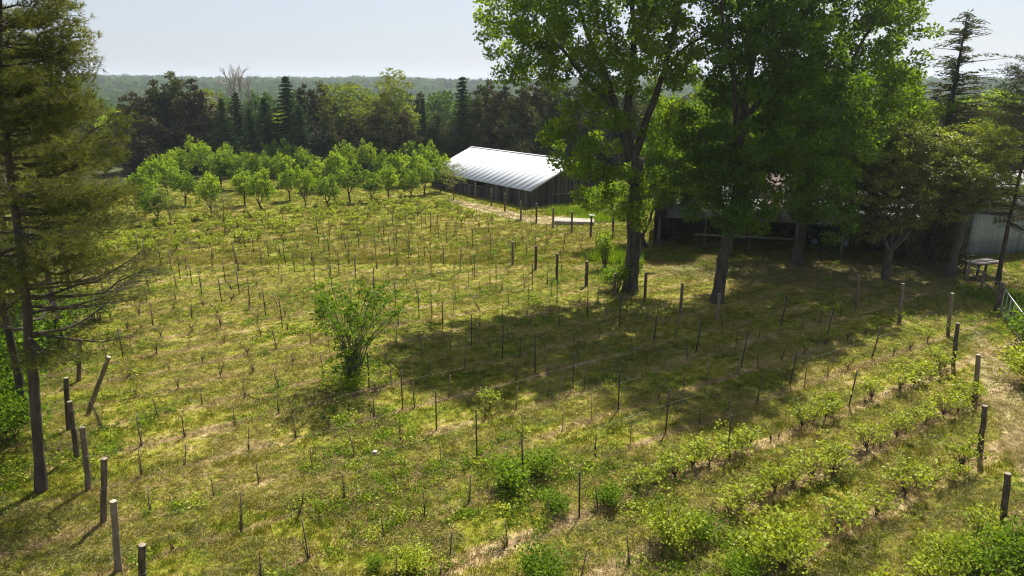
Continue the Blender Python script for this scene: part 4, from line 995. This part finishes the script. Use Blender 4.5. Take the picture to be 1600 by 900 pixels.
RIGHT = [((px, py), *lean_of(px, py, tx, ty)) for px, py, tx, ty in ((1566, 828, 1575, 740), (1531, 712, 1539, 634), (1523, 624, 1529, 555), (1489, 570, 1497, 505), (1481, 516, 1488, 458), (1406, 497, 1411, 443), (1338, 480, 1341, 430))]
for i, ((px, py), h, ln) in enumerate(RIGHT):
    lab = ['wooden end post rising from the bright green bush at the lower right', 'second wooden end post up the right-hand side beside the dirt track', 'third wooden end post up the right-hand side', 'lichened wooden end post where the leafy rows end', 'wooden end post at the edge of the grove shade, before the gate',
           'pale wooden end post in the grove shade, second from the gate', 'wooden end post in the grove shade below the maple'][i]
    put_post(at(px, py), h, lab, 'wooden end posts of the right side', ln, i + 1)
MID = [((1120, 501), 1.5), ((1063, 490), 1.75), ((1007, 471), 1.75), ((960, 462), 1.4), ((916, 447), 1.6), ((870, 436), 1.65), ((837, 422), 1.65), ((801, 414), 1.65)]
for i, ((px, py), h) in enumerate(MID):
    lab = ['pale topped wooden post in front of the shade tree trunk', 'wooden post between the poplar and the shade tree', 'wooden post with a short side arm right of the poplar', 'low wooden post in the brambles by the poplar', 'thick wooden post left of the poplar brambles', 'third wooden post left of the poplar', 'fourth wooden post left of the poplar', 'leftmost wooden post of the row that runs to the poplar'][i]
    o = put_post(at(px, py), h, lab, 'wooden posts in the middle of the vineyard', (0, 0), i + 2, 1.25 if i == 4 else 1.0)
    if i == 2:
        a_ = MB().box((.25, 0, 1.78), (.55, .09, .08)).obj('side_arm', M['post'], o)
TOP = [((743, 312), 0), ((768, 322), 0), ((789, 331), 0), ((814, 344), 0), ((838, 349), 0), ((864, 357), 0), ((893, 364), 0), ((923, 370), 0), ((957, 374), 0)]
for i, ((px, py), _) in enumerate(TOP):
    put_post(at(px, py), 1.8, f"{['farthest', 'second farthest', 'third farthest', 'fourth farthest', 'fifth farthest', 'fourth nearest', 'third nearest', 'second nearest', 'nearest'][i]} wooden post of the line in front of the white roofed barn", 'wooden posts in front of the barn', (0, 0), i)

def tpost_mesh():
    b = MB(); b.box((0, 0, .75), (.042, .006, 1.6)); b.box((0, .017, .75), (.006, .028, 1.598))
    for z in np.arange(.12, 1.5, .11): b.box((0, -.008, z), (.014, .012, .02))
    b.box((0, .01, 1.553), (.046, .04, .012))
    return b.mesh('steel_post', M['tpost'])
TP = tpost_mesh()
def put_t(xy, h, lean, label):
    o = link('steel_post', TP); o.location = (xy[0], xy[1], float(terrain(xy[0], xy[1]))); o.scale = (1.25, 1.25, h / 1.55); o.rotation_euler = (lean[0], lean[1], R(-30))
    return tag(o, label, 'post', 'dark steel posts of the trellis rows')
TF = {'front': [(577, 610), (629, 641), (682, 672), (745, 713), (817, 755), (905, 810)], 'second': [(655, 500), (692, 516), (737, 540), (785, 560), (836, 582), (895, 610), (966, 641), (1040, 676), (1136, 715)],
      'third': [(832, 452), (870, 478), (918, 494), (968, 512), (1022, 531), (1087, 551), (1158, 574), (1234, 601), (1326, 636)], 'fourth': [(1221, 507), (1291, 532), (1362, 560)],
      'far': [(352, 441), (374, 460), (390, 476), (415, 494), (441, 512), (585, 457), (618, 482), (556, 440), (530, 430), (693, 414), (719, 425), (663, 402), (640, 392), (620, 384), (742, 436), (775, 452), (600, 372), (666, 359), (750, 359), (480, 322), (444, 365), (421, 350), (515, 405), (498, 384), (545, 396)]}
rt = random.Random(11)
used_t = []
desc = {'front': 'dark steel post of the nearest diagonal line', 'second': 'dark steel post of the second diagonal line', 'third': 'dark steel post of the third diagonal line', 'fourth': 'dark steel post of the rightmost short diagonal line', 'far': 'thin dark steel post in the sunny far part of the vineyard'}
for kf, Ls in TF.items():
    for i, (px, py) in enumerate(Ls):
        p = at(px, py); used_t.append(p)
        n = len(Ls)
        if kf == 'far': lab = desc[kf]
        else:
            pos = ['', ''] ; lab = desc[kf] + ', ' + (['its nearest one', 'second from its near end', 'third from its near end', 'fourth from its near end', 'fifth from its near end', 'sixth from its near end', 'seventh from its near end', 'eighth from its near end', 'ninth from its near end'][n - 1 - i])
        put_t(p, rt.uniform(1.5, 1.75) if kf != 'far' else 1.55, (rt.gauss(0, .015), (.07 if kf == 'fourth' or (kf == 'third' and i > 3) else 0) + rt.gauss(0, .015)), lab)
for k in range(9, 20):
    for c_ in range(-1, 4):
        p = row_pt(k, 10.6 - .43 * k + 6.6 * c_ + rt.gauss(0, .15))
        if p[0] < -.62 * p[1] or np.min(np.hypot(*(np.array(used_t) - p).T)) < 1.6 or p[0] > 6 - (p[1] - 50) * .5: continue
        used_t.append(p); put_t(p, 1.5, (rt.gauss(0, .02), rt.gauss(0, .02)), desc['far'])
used_t = np.array(used_t)

# stakes: thin canes that carry the young vines
def stake_mesh(seed, h, m_, twigs=0, leaves=0):
    rng = np.random.default_rng(seed); b = MB(); mats = [M[m_], M['cane'], M['vine']]
    b.tube([[0, 0, -.1], [rng.normal() * .01, 0, h * .5], [0, 0, h]], .017 if m_ == 'stake' else .02, n=5)
    for i in range(twigs):
        a = rng.random() * 6.28; hh = h * (.15 + .5 * rng.random()); q = .05 + .16 * rng.random()
        b.tube([[.03 * math.cos(a), .03 * math.sin(a), -.03], [q * .5 * math.cos(a), q * .5 * math.sin(a), hh * .6], [q * math.cos(a), q * math.sin(a), hh]], [.012, .008, .004], n=3, m=1, cap=False)
    if leaves:
        c = np.c_[rng.normal(size=(leaves, 2)) * .10, h * (.1 + .6 * rng.random(leaves))]; b.leaves(c, .06, rng, .7, .3, m=2)
    return b.mesh('vine_stake', mats)
ST = [stake_mesh(1, 1.25, 'stake'), stake_mesh(2, 1.15, 'stake', 2, 3), stake_mesh(3, 1.05, 'stake_brown', 4, 4), stake_mesh(4, 1.2, 'stake_brown', 6, 6), stake_mesh(5, .8, 'stake_brown', 5, 4)]
def vine_mesh(seed, h, r, ncane, nleaf, lsz=.075):
    rng = np.random.default_rng(seed); b = MB(); tips = []
    b.tube([[0, 0, -.05], [.02, 0, h * .35]], [.028, .02], n=5, m=0)
    for i in range(ncane):
        a = rng.random() * 6.283; q = r * (.3 + .8 * rng.random()); hh = h * (.6 + .45 * rng.random())
        pa = smooth_path([[.02, 0, h * .1], [q * .35 * math.cos(a), q * .35 * math.sin(a), hh * .6], [q * math.cos(a), q * math.sin(a), hh]], 5, .02, rng)
        b.tube(pa, np.linspace(.011, .004, 5), n=3, cap=False); tips += [pa[3], pa[4], pa[4]]
        for z_ in range(2): e = pa[3] + rng.normal(size=3) * .13; b.segs([pa[3]], [e], .004, .002); tips.append(e)
    if nleaf:
        tips = np.array(tips); idx = rng.integers(0, len(tips), nleaf); p = tips[idx] + rng.normal(size=(nleaf, 3)) * np.array([.07, .07, .05]); p[:, 2] = np.abs(p[:, 2]) + .02
        b.leaves(p, lsz * (.6 + .8 * rng.random(nleaf)), rng, .8, .45, m=1, tint=np.clip(rng.random(len(tips))[idx] * .5 + .5 * rng.random(nleaf), 0, 1))
    return b
BARE = [vine_mesh(30 + i, .75, .38, 9, 14, .06).mesh('bare_bush', [M['cane'], M['vine']]) for i in range(4)]
LEAFY = [vine_mesh(40 + i, .82, .60, 22, 290, .085).mesh('currant_bush', [M['cane'], M['vine']]) for i in range(5)]
SMALL = [vine_mesh(50 + i, .55, .40, 9, 110, .065).mesh('young_currant', [M['cane'], M['vine']]) for i in range(4)]
CLUMP = [vine_mesh(60 + i, .8, .62, 12, 260, .13).mesh('berry_bush', [M['cane'], M['vine']]) for i in range(4)]
rs = random.Random(42)
s_left = {2: -1.2, 3: -1.0, 4: -1.4, 5: -1.6, 6: -1.9, 7: -1.1, 8: -1.5}
s_right = {-3: 21.0, -2: 24.2, -1: 28.7, 0: 31.7, 1: 36.3, 2: 36.0, 3: 35.7, 4: 27.3, 5: 26.4, 6: 26.4, 7: 25.6, 8: 25.3, 9: 24.8, 10: 24.8, 11: 24.2}
cnts = {}
groups = {'stake': ('vine_stake', 'thin grey stake beside a young vine in the middle rows', 'stake', 'thin stakes of the young vines'),
          'bstake': ('vine_stake', 'thin brown stake with a cut back vine', 'stake', 'brown stakes of the lower left rows'),
          'bare': ('bare_bush', 'low bush of bare brown canes in the left vineyard rows', 'bush', 'bare bushes of the left rows'),
          'leafy': ('currant_bush', 'yellow green leafy currant bush in the lower right rows', 'bush', 'currant bushes of the lower right rows'),
          'small': ('young_currant', 'small yellow green leafy bush planted in a vineyard row', 'bush', 'small leafy bushes among the stakes'),
          'clump': ('berry_bush', 'yellow green berry bush in the far rows next to the orchard', 'bush', 'berry bushes of the far rows')}
def plant(kind, me, xy, sc, lean=0.05):
    nm, lab, cat, grp = groups[kind]
    if kind == 'leafy': lab = f"currant bush in the {['fourth', 'third', 'second', 'first'][max(0, min(3, k + 3))]} leafy row from the grove, {'near its right end post' if xy[0] > 13.5 - 0 * k else 'in its middle' if xy[0] > 9 else 'near its left end'}"
    if kind == 'clump': lab = f"yellow green berry bush in the far rows below the {'left' if xy[0] / xy[1] < -.33 else 'middle' if xy[0] / xy[1] < -.16 else 'right'} part of the orchard"
    if kind == 'stake': lab += ', in the grove shade' if xy[0] > 2 and 24 < xy[1] < 40 else ', in full sun'
    if kind == 'bstake': lab += ', close to the left posts' if xy[0] < -.45 * xy[1] else ', far from the left posts'
    o = link(nm, me); o.location = (xy[0], xy[1], float(terrain(xy[0], xy[1])))
    o.rotation_euler = (rs.gauss(0, lean), rs.gauss(0, lean), rs.random() * 6.28); o.scale = (sc, sc, sc * rs.uniform(.9, 1.1)); tag(o, lab, cat, grp); cnts[kind] = cnts.get(kind, 0) + 1
for k in range(-3, 25):
    sl = s_left.get(k, -1.3 if k > 8 else -4 + 0 * k); srr = s_right.get(k, 25.5 - .43 * (k - 10) * 1.0)
    if k >= 12: srr = {12: 35.5, 13: 34.6, 14: 34.2}.get(k, 34.2 - .42 * (k - 14))
    s = sl + 1.1 + .3 * (k % 3)
    while s < srr - .6:
        p = row_pt(k, s + rs.gauss(0, .12)) + NRM * rs.gauss(0, .08); s += 1.57
        ppx = 800 + F * p[0] / (p[1] * math.cos(PITCH) + H * math.sin(PITCH))
        if p[1] < 11 or ppx < -30 or ppx > 1630: continue
        if np.min(np.hypot(*(used_t - p).T)) < .4: continue
        if np.hypot(*(p - at(550, 602))) < 1.3 or np.hypot(*(p - B1)) < 1.2: continue
        if k >= 12 and p[1] > 50 and p[0] > 6.8 - (p[1] - 55) * .5: continue
        u = rs.random(); sx = s - 1.57
        if k <= 0 and sx > 12.3 - k * .6:
            if u < .90: plant('leafy', rs.choice(LEAFY), p, rs.uniform(.85, 1.25))
            else: plant('bare', rs.choice(BARE), p, rs.uniform(.8, 1.1))
            if rs.random() < .72: plant('leafy', rs.choice(LEAFY), p + ROW * rs.uniform(.6, .95) + NRM * rs.gauss(0, .12), rs.uniform(.65, 1.0))
            if rs.random() < .5: plant('bare', rs.choice(BARE), p + ROW * rs.uniform(-.5, .5), rs.uniform(.5, .8))
        elif k in (1, 2) and sx > 27:
            plant('small' if u < .75 else 'bare', rs.choice(SMALL) if u < .75 else rs.choice(BARE), p, rs.uniform(.9, 1.3))
        elif k <= 0:
            plant('bstake', rs.choice(ST[2:]), p, rs.uniform(.8, 1.0), .10)
            if u < .3: plant('small', rs.choice(SMALL), p + rs.gauss(0, .4), .8)
        elif k <= 6 and sx < 8: plant('bstake', rs.choice(ST[2:]), p, rs.uniform(.7, 1.0), .09)
        elif k <= 11 and sx >= 8:
            plant('stake', rs.choice(ST[:3]), p, rs.uniform(.75, 1.05), .05 if u < .85 else .22)
        elif k <= 13 and sx < 9:
            if u < .70: plant('bare', rs.choice(BARE), p, rs.uniform(.7, 1.35))
            elif u < .9: plant('small', rs.choice(SMALL), p, rs.uniform(1.0, 1.4))
            else: plant('bstake', rs.choice(ST[2:]), p, 1)
        elif k >= 20 or (k >= 19 and sx < 14) or (k >= 18 and rs.random() < .3):
            plant('clump', rs.choice(CLUMP), p, rs.uniform(.6, 1.0))
            if rs.random() < .3: plant('clump', rs.choice(CLUMP), p + ROW * .7, rs.uniform(.7, 1.0))
            if rs.random() < .35 and sx > 12: plant('stake', ST[2], p + ROW * .3, 1.1)
        else:
            if u < .68: plant('bstake' if sx < 8 else 'stake', rs.choice(ST[1:]), p, rs.uniform(.85, 1.15), .06)
            else: plant('bare', rs.choice(BARE), p, rs.uniform(.6, .95))
print('plants', cnts)
# trellis wires
wl = ['wire of the nearest stake row', 'wire of the second stake row', 'wire of the third stake row', 'wire of the fourth stake row', 'wire of the fifth stake row', 'wire of the sixth stake row', 'wire of the seventh stake row', 'wire of the eighth stake row', 'wire of the ninth stake row']
for k in range(1, 9):
    s0 = s_left.get(k, 10.6 - .43 * k); s1 = s_right[k]
    if k < 2: s0 = 10.6 - .43 * k
    if k == 0: s1 = 23.9
    n = 40; ss = np.linspace(s0, s1, n); pts = np.array([row_pt(k, q) for q in ss]); sag = -.05 * np.abs(np.sin((ss - 10.6 + .43 * k) / 6.6 * math.pi))
    zz = 1.22 + sag + .02 * np.sin(ss)
    o = MB().tube(np.c_[pts, zz], .0018, n=3, cap=False).obj('trellis_wire', M['wire']); tag(o, 'thin ' + wl[k] + ' counted from the front', 'wire', 'trellis wires')

# weeds and bright bushes in the lower field
wd1 = bush_mesh(31, .55, .75, 900, .085, M['weed'], 16); wd2 = bush_mesh(32, .8, .9, 1700, .085, M['weed'], 22); wd3 = bush_mesh(33, .9, 1.0, 1900, .095, M['vine'], 24)
for px, py, ms, sc, lab in [(800, 762, wd1, 1.2, 'dark green weed bush left of the steel post with a bush on each side'), (842, 745, wd1, 1.1, 'green weed bush right of the same dark steel post'), (868, 800, wd1, .8, 'small green weed clump between the two nearest steel posts'), (950, 790, wd1, .85, 'upright green weed clump right of the nearest steel post'),
                            (765, 640, SMALL, 1, ''), (1050, 850, wd3, .9, 'large yellow green bush at the bottom centre right'), (1095, 838, wd2, .75, 'green bush joined to the right of the large yellow green one'), (1215, 890, wd3, 1.1, 'large leafy bush cut by the bottom edge'), (1160, 905, wd2, .7, 'low bush at the bottom edge beside the large leafy one'),
                            (1590, 880, wd2, 1.05, 'bright green bush round the lowest right post'), (1525, 893, wd2, .95, 'bright green bush at the lower right corner, left of the post'), (1470, 900, wd3, .8, 'yellow green bush at the lower right edge'), (1612, 545, wd2, 1.8, 'tall green bush at the right edge below the gate'), (1615, 600, wd3, 1.4, 'pale leafy bush at the right edge under the taller one'),
                            (640, 895, wd3, .6, 'low yellow green bush at the bottom left of centre'), (850, 905, wd2, .9, 'green bush cut by the bottom edge in the middle'), (585, 890, wd1, .5, 'small weed clump at the bottom edge')]:
    if not lab:
        o = link('young_currant', LEAFY[0]); p = at(px, py); o.location = (p[0], p[1], 0); tag(o, 'lone leafy bush among the stakes in the shade edge', 'bush'); continue
    put_bush('weed_bush', ms, px, py, lab, sc, px * .1)
# tall grass patches near the barn
def tall_patch(name, px, py, rx, ry, h, label, seed, m_='weed', n=900):
    rng = np.random.default_rng(seed); p = at(px, py); c = np.c_[rng.normal(size=(n, 2)) * np.array([rx, ry]) * .5, np.zeros(n)]
    b = MB(); b.needles(c, h, rng, dirs=np.tile([0, 0, 1.0], (n, 1)), n=3, wid=.02, spread=.25); o = b.obj(name, M[m_], None, (p[0], p[1], 0)); tag(o, label, kind='stuff')
tall_patch('tall_grass', 905, 333, 3.4, 1.6, .7, 'tall green grass left of the boards near the barn', 1)
tall_patch('tall_grass', 945, 345, 3.0, 1.2, .6, 'tall green grass behind the concrete slab', 2)
tall_patch('tall_grass', 960, 405, 1.6, 1.6, .8, 'tall grass in front of the poplar', 3, 'orchard')
tall_patch('tall_grass', 1590, 470, 3, 2, .35, 'bright grass beyond the gate', 4, 'weed')

# concrete slab, boards, litter
p = at(897, 349); b = MB().box((0, 0, .16), (3.6, 1.7, .34)); o = b.obj('concrete_slab', M['concrete'], None, (p[0], p[1], 0), rot=(0, 0, R(-8)))
md = o.modifiers.new('edge', 'BEVEL'); md.width = .03; tag(o, 'pale concrete slab lying in the grass right of the barn', 'slab')
p = at(925, 343); o = MB().box((0, 0, .22), (.55, .9, .44)).obj('feed_trough', M['steel'], None, (p[0], p[1], 0)); o.modifiers.new('edge', 'BEVEL').width = .04; tag(o, 'dark grey trough at the end of the concrete slab', 'trough')
p = at(948, 332); st_ = empty('board_stack', (p[0], p[1], 0), R(12), 'stack of pale boards beside the tall grass behind the poplar', 'boards')
for i in range(5): MB().box((rt.uniform(-.2, .2), (i - 2) * .26, .3 + .06 * (i % 2)), (3.4, .22, .05)).obj('board', M['plank_pale'] if i % 2 else M['roof_grey'], st_)
for x in (-1.3, 1.3): MB().box((x, 0, .13), (.12, 1.3, .26)).obj('bearer', M['timber'], st_)
p = at(585, 708); o = MB().add([[-.09, -.06, .05], [.09, -.07, .045], [.1, .05, .07], [-.08, .07, .06], [0, 0, .10]], None, [[0, 1, 4], [1, 2, 4], [2, 3, 4], [3, 0, 4]]).obj('paper_scrap', M['white'], None, (p[0], p[1], .02)); o.modifiers.new('t', 'SOLIDIFY').thickness = .004
tag(o, 'crumpled scrap of white paper on the grass', 'litter')
# steel gate at the right
def gate():
    p0 = at(1562, 488); p1 = at(1608, 560); d = p1 - p0; Lg = float(np.hypot(*d)); a = math.atan2(d[1], d[0])
    g_ = empty('steel_gate', (p0[0], p0[1], 0), a, 'grey tubular steel gate swung open at the right edge', 'gate')
    MB().tube([[.1, 0, 1.35], [Lg, 0, 1.35]], .03, 8).obj('top_rail', M['steel'], g_); MB().tube([[.1, 0, .2], [Lg, 0, .2]], .03, 8).obj('bottom_rail', M['steel'], g_)
    for i in range(9): x = .12 + i * (Lg - .14) / 8; MB().tube([[x, 0, .2], [x, 0, 1.35]], .022, 6).obj('bar', M['steel'], g_)
    put_post(p0 + np.array([-.1, .1]), 1.65, 'pale thick gate post the steel gate hangs on', None, (0, 0), 3, 1.6)
gate()
def rail_fence():
    p0 = at(1490, 424); p1 = at(1556, 474)
    f = empty('rail_fence', (p0[0], p0[1], 0), math.atan2(*(p1 - p0)[::-1]), 'weathered rail fence between the young maple and the gate', 'fence'); Lf = float(np.hypot(*(p1 - p0)))
    for i in range(4): x = Lf * i / 3; MB().tube([[x, 0, -.2], [x + .02, 0, 1.3]], .08, 8).obj('post', M['post'], f, smooth=True)
    for i in range(3):
        for z in (.6, 1.1): x0 = Lf * i / 3; MB().tube([[x0 - .05, .09, z], [x0 + Lf / 3 + .05, .09, z - .04]], .04, 6).obj('rail', M['post'], f)
rail_fence()
p = at(1532, 432); tb = empty('plank_table', (p[0], p[1], 0), R(20), 'rough plank table with weathered boards near the white barn', 'table')
for i in range(5): MB().box((0, (i - 2) * .24, 1.0), (2.4, .22, .05)).obj('board', M['plank_pale'] if i % 2 else M['plank'], tb)
for x in (-.95, .95):
    for y in (-.42, .42): MB().box((x, y, .47), (.11, .11, .95)).obj('leg', M['timber'], tb)

# ------------------------------------------------------------ haze
m = bpy.data.materials.new('haze_air'); m.use_nodes = True; nt = m.node_tree; nt.nodes.clear()
pv = nt.nodes.new('ShaderNodeVolumePrincipled'); pv.inputs['Density'].default_value = .00020; pv.inputs['Color'].default_value = (.80, .90, 1.0, 1); pv.inputs['Anisotropy'].default_value = .3
ou = nt.nodes.new('ShaderNodeOutputMaterial'); nt.links.new(pv.outputs[0], ou.inputs['Volume'])
hz = MB().box((0, 1550, 16), (7400, 4600, 110)).obj('haze', m); tag(hz, kind='stuff')
